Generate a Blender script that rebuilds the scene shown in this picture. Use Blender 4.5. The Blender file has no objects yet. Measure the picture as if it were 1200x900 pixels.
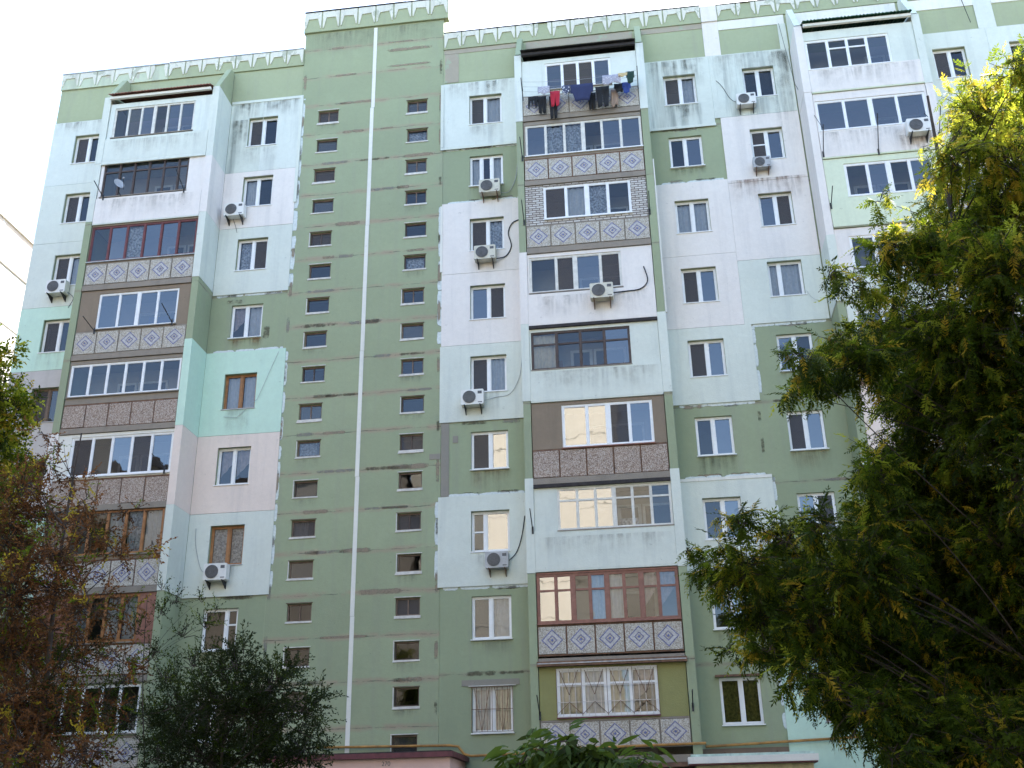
import bpy, math, random
import numpy as np
from mathutils import Vector, Matrix

random.seed(7)
rng = np.random.default_rng(11)
SC = bpy.context.scene
COL = SC.collection

# ------------------------------------------------------------------ camera
R = ((0.991200878073582, 0.13094031014078325, -0.01937664796593138),
     (-0.06930284280783591, 0.3886524360703392, -0.9187744009904409),
     (-0.11277382358026405, 0.91203284980138, 0.39430717162925283))
CAM = Vector((0.0, -33.47689, -2.145404))
cd = bpy.data.cameras.new("camera")
cd.sensor_width = 36.0
cd.lens = 1250.0 / 1200.0 * 36.0
cd.clip_start = 0.1
cd.clip_end = 2000.0
cam = bpy.data.objects.new("camera", cd)
COL.objects.link(cam)
M3 = Matrix((R[0], [-v for v in R[1]], [-v for v in R[2]])).transposed()
cam.matrix_world = Matrix.Translation(CAM) @ M3.to_4x4()
SC.camera = cam

# ------------------------------------------------------------------ light
SUN_EL, SUN_AZ = math.radians(44.6), math.radians(25)      # behind the block, to the right
world = bpy.data.worlds.new("World")
SC.world = world
world.use_nodes = True
wn, wl = world.node_tree.nodes, world.node_tree.links
bg = wn.get("Background") or wn.new("ShaderNodeBackground")
sky = wn.new("ShaderNodeTexSky")
sky.sky_type = 'NISHITA'
sky.sun_disc = False
sky.sun_elevation = SUN_EL
sky.sun_rotation = SUN_AZ
sky.altitude = 50
sky.air_density = 1.0
sky.dust_density = 1.2
sky.ozone_density = 1.0
wl.new(sky.outputs[0], bg.inputs[0])
bg.inputs[1].default_value = 0.15
sd = bpy.data.lights.new("sun", 'SUN')
sd.energy = 4.0
sd.angle = math.radians(0.5)
sd.color = (1.0, 0.95, 0.87)
sun = bpy.data.objects.new("sun", sd)
COL.objects.link(sun)
sdir = Vector((math.sin(SUN_AZ) * math.cos(SUN_EL), math.cos(SUN_AZ) * math.cos(SUN_EL), math.sin(SUN_EL)))
sun.rotation_euler = sdir.to_track_quat('Z', 'Y').to_euler()
sun.location = sdir * 80
vs = SC.view_settings
vs.view_transform = 'Standard'
vs.look = 'None'
vs.exposure = 2.35
vs.gamma = 1.0
SC.render.engine = 'CYCLES'
SC.cycles.max_bounces = 6
SC.cycles.diffuse_bounces = 3
SC.cycles.glossy_bounces = 3
SC.cycles.transmission_bounces = 3
SC.cycles.transparent_max_bounces = 10
SC.cycles.use_denoising = True
SC.cycles.sample_clamp_indirect = 8.0

# ------------------------------------------------------------------ materials
MATS = {}


def new_mat(name):
    m = bpy.data.materials.new(name)
    m.use_nodes = True
    nt = m.node_tree
    b = nt.nodes["Principled BSDF"]
    MATS[name] = m
    return m, nt.nodes, nt.links, b


def math_node(N, L, op, a, b=None, c=None):
    n = N.new("ShaderNodeMath")
    n.operation = op
    for i, v in enumerate((a, b, c)):
        if v is None:
            continue
        if isinstance(v, (int, float)):
            n.inputs[i].default_value = v
        else:
            L.new(v, n.inputs[i])
    return n.outputs[0]


def ramp(N, L, src, lo, hi):
    n = N.new("ShaderNodeMapRange")
    n.inputs[1].default_value = lo
    n.inputs[2].default_value = hi
    L.new(src, n.inputs[0])
    return n.outputs[0]


def mix_col(N, L, fac, a, b):
    n = N.new("ShaderNodeMix")
    n.data_type = 'RGBA'
    for i, v in ((0, fac), (6, a), (7, b)):
        if isinstance(v, tuple):
            n.inputs[i].default_value = v + (1.0,) if len(v) == 3 else v
        elif isinstance(v, (int, float)):
            n.inputs[i].default_value = v
        else:
            L.new(v, n.inputs[i])
    return n.outputs[2]


def noise(N, L, vec, scale, detail=4.0, rough=0.55, sc3=None):
    if sc3:
        mp = N.new("ShaderNodeMapping")
        mp.inputs['Scale'].default_value = sc3
        L.new(vec, mp.inputs[0])
        vec = mp.outputs[0]
    n = N.new("ShaderNodeTexNoise")
    n.inputs['Scale'].default_value = scale
    n.inputs['Detail'].default_value = detail
    n.inputs['Roughness'].default_value = rough
    L.new(vec, n.inputs['Vector'])
    return n.outputs[0]


def paint(name, col, stain=(0.28, 0.27, 0.24), streak=0.35, blotch=0.25, joint=None, joint_col=(0.36, 0.29, 0.22),
          patchy=None, rough=0.85, bump=0.25):
    """weathered masonry paint: blotches, rain streaks, peeled specks and, with joint=(period, offset), mortar lines"""
    col = (min(.80, col[0] * 1.05), col[1], col[2] * .93)
    m, N, L, B = new_mat(name)
    geo = N.new("ShaderNodeNewGeometry")
    P = geo.outputs['Position']
    c = col
    big = noise(N, L, P, 0.55, 5, 0.6)
    f = ramp(N, L, big, 0.42, 0.72)
    f = math_node(N, L, 'MULTIPLY', f, blotch)
    c = mix_col(N, L, f, c, tuple(x * 0.72 + 0.02 for x in col))
    lt = ramp(N, L, noise(N, L, P, 1.3, 4, 0.6), 0.55, 0.78)
    lt = math_node(N, L, 'MULTIPLY', lt, blotch * 0.8)
    c = mix_col(N, L, lt, c, tuple(min(0.86, x * 1.14 + 0.02) for x in col))
    st = noise(N, L, P, 1.0, 5, 0.62, (2.6, 2.6, 0.16))
    st2 = ramp(N, L, st, 0.52, 0.74)
    st2 = math_node(N, L, 'MULTIPLY', st2, streak)
    c = mix_col(N, L, st2, c, stain)
    mo = ramp(N, L, noise(N, L, P, 6.5, 5, 0.75), 0.35, 0.68)
    c = mix_col(N, L, math_node(N, L, 'MULTIPLY', mo, 0.16), c, tuple(x * 0.6 for x in col))
    sp = ramp(N, L, noise(N, L, P, 5.5, 3, 0.7), 0.68, 0.74)
    sp = math_node(N, L, 'MULTIPLY', sp, 0.45)
    c = mix_col(N, L, sp, c, tuple(x * 0.55 for x in col))
    if joint:
        per, off, wid = joint
        sx = N.new("ShaderNodeSeparateXYZ")
        L.new(P, sx.inputs[0])
        wob = noise(N, L, P, 1.1, 4, 0.6)
        z = math_node(N, L, 'MULTIPLY_ADD', wob, 0.14, sx.outputs[2])
        z = math_node(N, L, 'SUBTRACT', z, off + 0.07)
        fr = math_node(N, L, 'PINGPONG', z, per / 2.0)
        ix = math_node(N, L, 'FLOOR', math_node(N, L, 'DIVIDE', z, per))
        jx = math_node(N, L, 'FLOOR', math_node(N, L, 'DIVIDE', math_node(N, L, 'ADD', sx.outputs[0], 9.47), 2.9))
        wnz = N.new("ShaderNodeTexWhiteNoise"); wnz.noise_dimensions = '1D'
        L.new(math_node(N, L, 'MULTIPLY_ADD', jx, 37.3, ix), wnz.inputs['W'])
        c = mix_col(N, L, math_node(N, L, 'MULTIPLY', wnz.outputs[0], .30), c, tuple(x * .66 for x in col))
        d = ramp(N, L, fr, wid, wid * 0.25)
        br = ramp(N, L, noise(N, L, P, 0.9, 6, 0.72, (1.0, 1.0, 2.2)), 0.42, 0.56)
        jf = math_node(N, L, 'MULTIPLY', d, br)
        jf = math_node(N, L, 'MULTIPLY', jf, 0.85)
        c = mix_col(N, L, jf, c, joint_col)
        d2 = ramp(N, L, fr, 0.022, 0.008)
        k2 = ramp(N, L, noise(N, L, P, 1.7, 5, 0.7), 0.44, 0.62)
        d2 = math_node(N, L, 'MULTIPLY', math_node(N, L, 'MULTIPLY', d2, k2), 0.8)
        c = mix_col(N, L, d2, c, (0.09, 0.08, 0.06))
    if patchy:
        pf = ramp(N, L, noise(N, L, P, 1.6, 5, 0.68), 0.57, 0.60)
        c = mix_col(N, L, math_node(N, L, 'MULTIPLY', pf, 0.8), c, patchy)
    L.new(c, B.inputs['Base Color'])
    B.inputs['Roughness'].default_value = rough
    B.inputs['Specular IOR Level'].default_value = 0.2
    bn = N.new("ShaderNodeBump")
    bn.inputs['Strength'].default_value = bump
    bn.inputs['Distance'].default_value = 0.02
    hh = math_node(N, L, 'ADD', noise(N, L, P, 28, 3, 0.6), math_node(N, L, 'MULTIPLY', noise(N, L, P, 2.2, 3), 2.0))
    L.new(hh, bn.inputs['Height'])
    L.new(bn.outputs[0], B.inputs['Normal'])
    return m


def simple(name, col, rough=0.6, var=0.15, scale=6.0, metal=0.0, spec=0.4, bump=0.0):
    m, N, L, B = new_mat(name)
    geo = N.new("ShaderNodeNewGeometry")
    f = ramp(N, L, noise(N, L, geo.outputs['Position'], scale, 4, 0.6), 0.35, 0.7)
    f = math_node(N, L, 'MULTIPLY', f, 1.0)
    c = mix_col(N, L, f, tuple(x * (1 - var) for x in col), tuple(min(0.9, x * (1 + var)) for x in col))
    L.new(c, B.inputs['Base Color'])
    B.inputs['Roughness'].default_value = rough
    B.inputs['Metallic'].default_value = metal
    B.inputs['Specular IOR Level'].default_value = spec
    if bump:
        bn = N.new("ShaderNodeBump")
        bn.inputs['Strength'].default_value = bump
        bn.inputs['Distance'].default_value = 0.01
        L.new(noise(N, L, geo.outputs['Position'], scale * 4, 3), bn.inputs['Height'])
        L.new(bn.outputs[0], B.inputs['Normal'])
    return m


GREEN = (0.318, 0.380, 0.260)
paint("green paint", GREEN, streak=0.34, blotch=.34, joint=(2.8, 2.66, 0.09), joint_col=(0.29, 0.27, 0.19))
paint("tower green paint", (0.328, 0.388, 0.266), streak=0.26, blotch=.34, joint=(1.4, 1.15, 0.14), joint_col=(0.36, 0.29, 0.21))
paint("attic green paint", (0.355, 0.41, 0.28), streak=0.35, blotch=.35, patchy=None)
paint("white insulation paint", (0.755, 0.74, 0.74), streak=0.28, blotch=0.24, stain=(0.42, 0.40, 0.40))
paint("pale aqua paint", (0.64, 0.705, 0.675), streak=0.3, blotch=0.28, stain=(0.36, 0.40, 0.40))
paint("cold blue paint", (0.65, 0.72, 0.71), streak=0.42, blotch=0.25, stain=(0.30, 0.33, 0.33))
paint("stained aqua paint", (0.62, 0.69, 0.665), streak=0.85, blotch=0.4, stain=(0.24, 0.27, 0.25))
paint("turquoise paint", (0.54, 0.745, 0.655), streak=0.16, blotch=0.16, stain=(0.34, 0.5, 0.46))
paint("dusty pink paint", (0.745, 0.665, 0.625), streak=0.28, blotch=0.2, stain=(0.42, 0.38, 0.37))
paint("lavender grey paint", (0.50, 0.49, 0.50), streak=0.3, blotch=0.2)
paint("pale lime paint", (0.65, 0.74, 0.60), streak=0.2, blotch=0.2, stain=(0.4, 0.46, 0.36))
paint("white relief paint", (0.66, 0.68, 0.63), streak=0.4, blotch=0.4, patchy=(0.40, 0.42, 0.33))
paint("white trim paint", (0.74, 0.76, 0.74), streak=0.3, blotch=0.25, stain=(0.4, 0.4, 0.37))
paint("raw concrete", (0.27, 0.245, 0.215), streak=0.4, blotch=0.4, stain=(0.14, 0.12, 0.10), bump=0.5)
paint("brown render", (0.245, 0.20, 0.155), streak=0.3, blotch=0.4, stain=(0.12, 0.10, 0.08))
paint("olive render", (0.27, 0.275, 0.12), streak=0.35, blotch=0.4, stain=(0.17, 0.16, 0.08), bump=0.4)
paint("pink plaster", (0.66, 0.48, 0.45), streak=0.2, blotch=0.2, stain=(0.5, 0.38, 0.34))
paint("grey mortar", (0.27, 0.26, 0.235), streak=0.2, blotch=0.4, bump=0.5)
paint("raw plaster", (0.37, 0.345, 0.29), streak=0.3, blotch=0.4, patchy=(0.33, 0.39, 0.28), bump=.4)
paint("faded mint paint", (0.50, 0.58, 0.47), streak=.4, blotch=.35, patchy=(0.45, 0.42, 0.36))
paint("brown plinth paint", (0.20, 0.15, 0.12), streak=0.3, blotch=0.4)
paint("cream plaster", (0.56, 0.52, 0.44), streak=0.2, blotch=0.2)
paint("far white plaster", (0.70, 0.68, 0.66), streak=0.3, blotch=0.2)
paint("far parapet paint", (0.52, 0.44, 0.38), streak=0.3, blotch=0.3, patchy=(0.74, 0.73, 0.70))
paint("back wall paint", (0.40, 0.38, 0.34), streak=0.1, blotch=0.3)
simple("white plastic", (0.80, 0.80, 0.79), 0.4, 0.05)
simple("aged white frame", (0.66, 0.64, 0.58), 0.55, 0.12)
simple("orange wood frame", (0.33, 0.15, 0.055), 0.5, 0.2)
simple("red brown wood", (0.26, 0.115, 0.08), 0.55, 0.2)
simple("dark brown frame", (0.07, 0.045, 0.035), 0.55, 0.25)
simple("old brown frame", (0.16, 0.11, 0.08), 0.6, 0.3)
simple("maroon frame", (0.15, 0.04, 0.035), 0.5, 0.2)
simple("dark bitumen", (0.035, 0.03, 0.03), 0.85, 0.3)
simple("maroon metal", (0.12, 0.03, 0.04), 0.5, 0.3)
simple("zinc sheet", (0.42, 0.42, 0.41), 0.5, 0.2, metal=0.2)
simple("plaster sill", (0.62, 0.59, 0.54), 0.85, 0.15)
simple("rust iron", (0.17, 0.095, 0.06), 0.8, 0.35)
simple("black iron", (0.03, 0.03, 0.033), 0.6, 0.3)
simple("bar white iron", (0.62, 0.58, 0.55), 0.6, 0.2)
simple("gas pipe paint", (0.40, 0.20, 0.045), 0.5, 0.35, 3.0)
simple("dark green sheet", (0.02, 0.09, 0.045), 0.5, 0.25)
simple("red brown sheet", (0.30, 0.12, 0.09), 0.6, 0.25)
simple("interior dark", (0.07, 0.065, 0.06), 0.9, 0.3, 1.0)  # the shade of unlit rooms, put into a dark colour
simple("curtain white", (0.66, 0.66, 0.66), 0.9, 0.08, 9.0)
simple("curtain cream", (0.72, 0.62, 0.44), 0.9, 0.1, 5.0)
simple("curtain lace", (0.50, 0.52, 0.55), 0.9, 0.55, 14.0)
simple("curtain olive", (0.24, 0.22, 0.055), 0.9, 0.45, 12.0)
simple("curtain rose", (0.50, 0.40, 0.38), 0.9, 0.15, 7.0)
simple("ac plastic", (0.72, 0.71, 0.67), 0.45, 0.06)
simple("ac cream", (0.60, 0.57, 0.47), 0.5, 0.12)
simple("ac grey", (0.42, 0.42, 0.42), 0.5, 0.15)
simple("ac grille", (0.10, 0.10, 0.105), 0.5, 0.2)
simple("ac dark fan", (0.13, 0.13, 0.13), 0.5, 0.2)
simple("cable black", (0.02, 0.02, 0.022), 0.6, 0.2)
simple("cable grey", (0.35, 0.36, 0.36), 0.6, 0.2)
simple("dish grey", (0.36, 0.37, 0.39), 0.4, 0.1, spec=0.5)
simple("blue tile line", (0.15, 0.165, 0.33), 0.6, 0.3, 18)
simple("white tile", (0.49, 0.475, 0.46), 0.6, 0.2, 18)
simple("bark", (0.06, 0.045, 0.035), 0.9, 0.4, 9.0, bump=0.6)
simple("twig bark", (0.045, 0.034, 0.028), 0.9, 0.35, 9.0)
simple("asphalt", (0.055, 0.055, 0.055), 0.9, 0.3, 3.0)
simple("paving", (0.26, 0.25, 0.23), 0.9, 0.25, 2.0)
simple("mint roof edge", (0.45, 0.58, 0.50), 0.6, 0.25)
simple("yellow cream paint", (0.55, 0.50, 0.30), 0.8, 0.2)


def soil_mat():
    m, N, L, B = new_mat("yard soil")
    geo = N.new("ShaderNodeNewGeometry")
    a = ramp(N, L, noise(N, L, geo.outputs['Position'], 0.5, 6, 0.65), 0.42, 0.6)
    c = mix_col(N, L, a, (0.09, 0.075, 0.05), (0.05, 0.075, 0.025))
    L.new(c, B.inputs['Base Color'])
    B.inputs['Roughness'].default_value = 0.95


soil_mat()


def pebble(name, c1, c2, c3):
    m, N, L, B = new_mat(name)
    geo = N.new("ShaderNodeNewGeometry")
    v = N.new("ShaderNodeTexVoronoi")
    v.inputs['Scale'].default_value = 42
    L.new(geo.outputs['Position'], v.inputs['Vector'])
    sx = N.new("ShaderNodeSeparateColor")
    L.new(v.outputs['Color'], sx.inputs[0])
    c = mix_col(N, L, ramp(N, L, sx.outputs[0], 0.35, 0.6), c1, c2)
    c = mix_col(N, L, ramp(N, L, sx.outputs[1], 0.62, 0.72), c, c3)
    L.new(c, B.inputs['Base Color'])
    B.inputs['Roughness'].default_value = 0.8
    bn = N.new("ShaderNodeBump")
    bn.inputs['Strength'].default_value = 0.6
    bn.inputs['Distance'].default_value = 0.02
    L.new(v.outputs['Distance'], bn.inputs['Height'])
    bn.invert = True
    L.new(bn.outputs[0], B.inputs['Normal'])


pebble("pebble dash", (0.37, 0.285, 0.23), (0.22, 0.155, 0.115), (0.48, 0.41, 0.35))
pebble("tile pebble", (0.47, 0.43, 0.355), (0.32, 0.28, 0.225), (0.56, 0.53, 0.47))


def brick_mat():
    m, N, L, B = new_mat("white brick")
    geo = N.new("ShaderNodeNewGeometry")
    sx = N.new("ShaderNodeSeparateXYZ")
    L.new(geo.outputs['Position'], sx.inputs[0])
    cb = N.new("ShaderNodeCombineXYZ")
    L.new(sx.outputs[0], cb.inputs[0])
    L.new(sx.outputs[2], cb.inputs[1])
    b = N.new("ShaderNodeTexBrick")
    b.inputs['Color1'].default_value = (0.62, 0.60, 0.56, 1)
    b.inputs['Color2'].default_value = (0.44, 0.40, 0.35, 1)
    b.inputs['Mortar'].default_value = (0.13, 0.10, 0.085, 1)
    b.inputs['Scale'].default_value = 1.0
    b.inputs['Brick Width'].default_value = 0.26
    b.inputs['Row Height'].default_value = 0.088
    b.inputs['Mortar Size'].default_value = 0.014
    L.new(cb.outputs[0], b.inputs[0])
    L.new(b.outputs[0], B.inputs['Base Color'])
    B.inputs['Roughness'].default_value = 0.9
    bn = N.new("ShaderNodeBump")
    bn.inputs['Distance'].default_value = 0.01
    L.new(b.outputs[1], bn.inputs['Height'])
    bn.invert = True
    L.new(bn.outputs[0], B.inputs['Normal'])


brick_mat()


def glass_mat(name, tint, ior, base_mix=0.0, base=(0.05, 0.05, 0.05)):
    """window glass: see-through with a mirror coat (double glazing); base_mix adds dirt or an insect screen"""
    m, N, L, B = new_mat(name)
    out = N["Material Output"]
    tr = N.new("ShaderNodeBsdfTransparent")
    tr.inputs[0].default_value = tint + (1,)
    gl = N.new("ShaderNodeBsdfGlossy")
    gl.inputs['Roughness'].default_value = 0.015
    gl.inputs[0].default_value = (0.95, 0.97, 1.0, 1)
    fr = N.new("ShaderNodeFresnel")
    fr.inputs['IOR'].default_value = ior
    # slightly wavy panes
    geo = N.new("ShaderNodeNewGeometry")
    bn = N.new("ShaderNodeBump")
    bn.inputs['Strength'].default_value = 0.05
    bn.inputs['Distance'].default_value = 0.05
    L.new(noise(N, L, geo.outputs['Position'], 1.4, 2), bn.inputs['Height'])
    L.new(bn.outputs[0], gl.inputs['Normal'])
    df = N.new("ShaderNodeBsdfDiffuse")
    df.inputs[0].default_value = base + (1,)
    m1 = N.new("ShaderNodeMixShader")
    m1.inputs[0].default_value = base_mix
    L.new(tr.outputs[0], m1.inputs[1])
    L.new(df.outputs[0], m1.inputs[2])
    m2 = N.new("ShaderNodeMixShader")
    L.new(fr.outputs[0], m2.inputs[0])
    L.new(m1.outputs[0], m2.inputs[1])
    L.new(gl.outputs[0], m2.inputs[2])
    L.new(m2.outputs[0], out.inputs[0])
    return m


glass_mat("window glass", (0.62, 0.66, 0.70), 1.62)
glass_mat("mirror glass", (0.42, 0.44, 0.48), 2.05)
glass_mat("coated glass", (0.45, 0.47, 0.50), 2.9)
glass_mat("insect screen", (0.5, 0.5, 0.5), 1.2, 0.6, (0.115, 0.105, 0.105))
glass_mat("dusty glass", (0.6, 0.6, 0.6), 1.6, 0.35, (0.12, 0.12, 0.115))


def leaf_mat(name, col, trans, tcol):
    m, N, L, B = new_mat(name)
    out = N["Material Output"]
    geo = N.new("ShaderNodeNewGeometry")
    f = ramp(N, L, noise(N, L, geo.outputs['Position'], 2.2, 3, 0.6), 0.3, 0.7)
    c = mix_col(N, L, f, tuple(x * 0.72 for x in col), tuple(x * 1.25 for x in col))
    rp = geo.outputs['Random Per Island']
    c = mix_col(N, L, math_node(N, L, 'MULTIPLY', rp, 0.4), c, tuple(x * 0.5 for x in col))
    B.inputs['Roughness'].default_value = 0.6
    B.inputs['Specular IOR Level'].default_value = 0.08
    L.new(c, B.inputs['Base Color'])
    t = N.new("ShaderNodeBsdfTranslucent")
    t.inputs[0].default_value = tcol + (1,)
    mx = N.new("ShaderNodeMixShader")
    mx.inputs[0].default_value = trans
    L.new(B.outputs[0], mx.inputs[1])
    L.new(t.outputs[0], mx.inputs[2])
    L.new(mx.outputs[0], out.inputs[0])


leaf_mat("leaf dark green", (0.024, 0.042, 0.006), 0.28, (0.09, 0.13, 0.010))
leaf_mat("leaf mid green", (0.044, 0.068, 0.007), 0.40, (0.24, 0.32, 0.02))
leaf_mat("leaf yellow green", (0.13, 0.155, 0.016), 0.5, (0.58, 0.60, 0.05))
leaf_mat("leaf yellow", (0.30, 0.21, 0.022), 0.45, (0.66, 0.52, 0.05))
leaf_mat("leaf rust", (0.17, 0.075, 0.030), 0.33, (0.34, 0.15, 0.05))
leaf_mat("leaf brown", (0.075, 0.042, 0.022), 0.25, (0.18, 0.08, 0.03))
leaf_mat("leaf shrub", (0.017, 0.024, 0.009), 0.2, (0.05, 0.08, 0.015))
leaf_mat("leaf peach", (0.060, 0.105, 0.030), 0.3, (0.16, 0.24, 0.03))


def cloth(name, col, pattern=None):
    m, N, L, B = new_mat(name)
    geo = N.new("ShaderNodeNewGeometry")
    c = col
    if pattern:
        v = N.new("ShaderNodeTexVoronoi")
        v.inputs['Scale'].default_value = 14
        L.new(geo.outputs['Position'], v.inputs['Vector'])
        f = ramp(N, L, v.outputs['Distance'], 0.30, 0.42)
        c = mix_col(N, L, f, col, pattern)
    else:
        f = noise(N, L, geo.outputs['Position'], 5, 3)
        c = mix_col(N, L, f, tuple(x * 0.75 for x in col), col)
    L.new(c, B.inputs['Base Color'])
    B.inputs['Roughness'].default_value = 0.95
    return m


cloth("cloth black", (0.018, 0.019, 0.022))
cloth("cloth red", (0.48, 0.025, 0.05))
cloth("cloth white", (0.66, 0.66, 0.68))
cloth("cloth check", (0.62, 0.62, 0.66), (0.06, 0.07, 0.12))
cloth("cloth lilac", (0.52, 0.51, 0.56), (0.34, 0.33, 0.38))
cloth("cloth navy", (0.030, 0.038, 0.10))
cloth("cloth blue", (0.045, 0.085, 0.33))
cloth("cloth beige", (0.36, 0.26, 0.20))
cloth("cloth yellow", (0.60, 0.46, 0.24))
cloth("cloth bottle green", (0.018, 0.05, 0.035))


# ------------------------------------------------------------------ mesh helpers
class MB:
    def __init__(self):
        self.v, self.f, self.m, self.mats, self.smooth = [], [], [], [], False

    def mi(self, mat):
        if mat not in self.mats:
            self.mats.append(mat)
        return self.mats.index(mat)

    def poly(self, pts, mat):
        i = len(self.v)
        self.v.extend([tuple(p) for p in pts])
        self.f.append(tuple(range(i, i + len(pts))))
        self.m.append(self.mi(mat))

    def box(self, x0, x1, y0, y1, z0, z1, mat, skip=''):
        if x1 < x0: x0, x1 = x1, x0
        if y1 < y0: y0, y1 = y1, y0
        if z1 < z0: z0, z1 = z1, z0
        i = len(self.v)
        self.v.extend([(x0, y0, z0), (x1, y0, z0), (x1, y1, z0), (x0, y1, z0),
                       (x0, y0, z1), (x1, y0, z1), (x1, y1, z1), (x0, y1, z1)])
        k = self.mi(mat)
        for nm, q in (('d', (3, 2, 1, 0)), ('u', (4, 5, 6, 7)), ('f', (0, 1, 5, 4)), ('b', (2, 3, 7, 6)),
                      ('l', (3, 0, 4, 7)), ('r', (1, 2, 6, 5))):
            if nm in skip:
                continue
            self.f.append(tuple(i + a for a in q))
            self.m.append(k)

    def prism(self, poly2, axis, a0, a1, mat):
        """extrude a polygon: axis 'y' -> poly in (x, z); axis 'x' -> poly in (y, z); axis 'z' -> poly in (x, y)"""
        def P(p, a):
            return {'y': (p[0], a, p[1]), 'x': (a, p[0], p[1]), 'z': (p[0], p[1], a)}[axis]
        n = len(poly2)
        i = len(self.v)
        self.v.extend([P(p, a0) for p in poly2] + [P(p, a1) for p in poly2])
        k = self.mi(mat)
        self.f.append(tuple(i + j for j in range(n)))
        self.f.append(tuple(i + n + j for j in reversed(range(n))))
        self.m += [k, k]
        for j in range(n):
            j2 = (j + 1) % n
            self.f.append((i + j, i + n + j, i + n + j2, i + j2))
            self.m.append(k)

    def tube(self, pts, r, mat, n=6, r1=None, cap=True):
        pts = [Vector(p) for p in pts]
        k = self.mi(mat)
        rings = []
        L = len(pts)
        prev = None
        for j, p in enumerate(pts):
            t = (pts[min(j + 1, L - 1)] - pts[max(j - 1, 0)])
            if t.length < 1e-9: t = Vector((0, 0, 1))
            t.normalize()
            if prev is None:
                a = t.orthogonal().normalized()
            else:
                a = (prev - t * prev.dot(t))
                a = a.normalized() if a.length > 1e-6 else t.orthogonal().normalized()
            prev = a
            b = t.cross(a)
            rr = r if r1 is None else r + (r1 - r) * j / max(1, L - 1)
            i = len(self.v)
            for q in range(n):
                an = 2 * math.pi * q / n
                self.v.append(tuple(p + (a * math.cos(an) + b * math.sin(an)) * rr))
            rings.append(i)
        for j in range(L - 1):
            for q in range(n):
                q2 = (q + 1) % n
                self.f.append((rings[j] + q, rings[j] + q2, rings[j + 1] + q2, rings[j + 1] + q))
                self.m.append(k)
        if cap:
            self.f.append(tuple(rings[0] + q for q in reversed(range(n))))
            self.f.append(tuple(rings[-1] + q for q in range(n)))
            self.m += [k, k]

    def sheet(self, x0, x1, z0, z1, holes, yf, yb, mat, reveal=None, rim=True):
        """upright slab with rectangular holes: front at yf, reveals and rim running back to yb"""
        reveal = reveal or mat
        hs = [(max(h[0], x0), min(h[1], x1), max(h[2], z0), min(h[3], z1)) for h in holes
              if h[0] < x1 and h[1] > x0 and h[2] < z1 and h[3] > z0]
        xs = sorted({x0, x1} | {h[0] for h in hs} | {h[1] for h in hs})
        zs = sorted({z0, z1} | {h[2] for h in hs} | {h[3] for h in hs})
        k, kr = self.mi(mat), self.mi(reveal)
        base = len(self.v)
        for z in zs:
            for x in xs:
                self.v.append((x, yf, z))
        nx = len(xs)
        for b in range(len(zs) - 1):
            for a in range(nx - 1):
                cx, cz = (xs[a] + xs[a + 1]) / 2, (zs[b] + zs[b + 1]) / 2
                if any(h[0] < cx < h[1] and h[2] < cz < h[3] for h in hs):
                    continue
                self.f.append((base + b * nx + a, base + b * nx + a + 1, base + (b + 1) * nx + a + 1, base + (b + 1) * nx + a))
                self.m.append(k)
        E = 1e-6

        def quad(p, q, kk):
            i = len(self.v)
            self.v.extend([(p[0], yf, p[1]), (q[0], yf, q[1]), (q[0], yb, q[1]), (p[0], yb, p[1])])
            self.f.append((i, i + 1, i + 2, i + 3))
            self.m.append(kk)
        for h in hs:
            if h[0] > x0 + E: quad((h[0], h[2]), (h[0], h[3]), kr)
            if h[1] < x1 - E: quad((h[1], h[3]), (h[1], h[2]), kr)
            if h[2] > z0 + E: quad((h[1], h[2]), (h[0], h[2]), kr)
            if h[3] < z1 - E: quad((h[0], h[3]), (h[1], h[3]), kr)
        if rim:
            quad((x0, z1), (x0, z0), k); quad((x1, z0), (x1, z1), k)
            quad((x0, z0), (x1, z0), k); quad((x1, z1), (x0, z1), k)

    def build(self, name, parent=None, smooth=False):
        me = bpy.data.meshes.new(name)
        me.from_pydata(self.v, [], self.f)
        for mm in self.mats:
            me.materials.append(MATS[mm])
        me.polygons.foreach_set('material_index', self.m)
        if smooth:
            me.polygons.foreach_set('use_smooth', [True] * len(self.f))
        me.update()
        o = bpy.data.objects.new(name, me)
        COL.objects.link(o)
        if parent is not None:
            attach(o, parent)
        return o


def boxes(name, parent, items):
    """each box an object of its own"""
    for it in items:
        q = MB(); q.box(*it); q.build(name, parent)


def root_of(o):
    while o.parent is not None:
        o = o.parent
    return o


def attach(o, parent):
    """meshes are written in world coordinates for the block: keep them in place under a shifted root"""
    o.parent = parent
    r = root_of(parent)
    if parent is r:
        o.matrix_parent_inverse = Matrix.Translation(-r.location)


def thing(name, label, cat, loc=(0, 0, 0), rot=(0, 0, 0), group=None):
    o = bpy.data.objects.new(name, None)
    o.empty_display_size = 0.2
    COL.objects.link(o)
    o.location = loc
    o.rotation_euler = rot
    tag(o, label, cat, group)
    return o


def tag(o, label, cat, group=None):
    o['label'] = label
    o['category'] = cat
    if group:
        o['group'] = group
    return o


def child(o, parent):
    """plain parenting: o is written in the parent's own coordinates"""
    o.parent = parent
    return o


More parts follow.
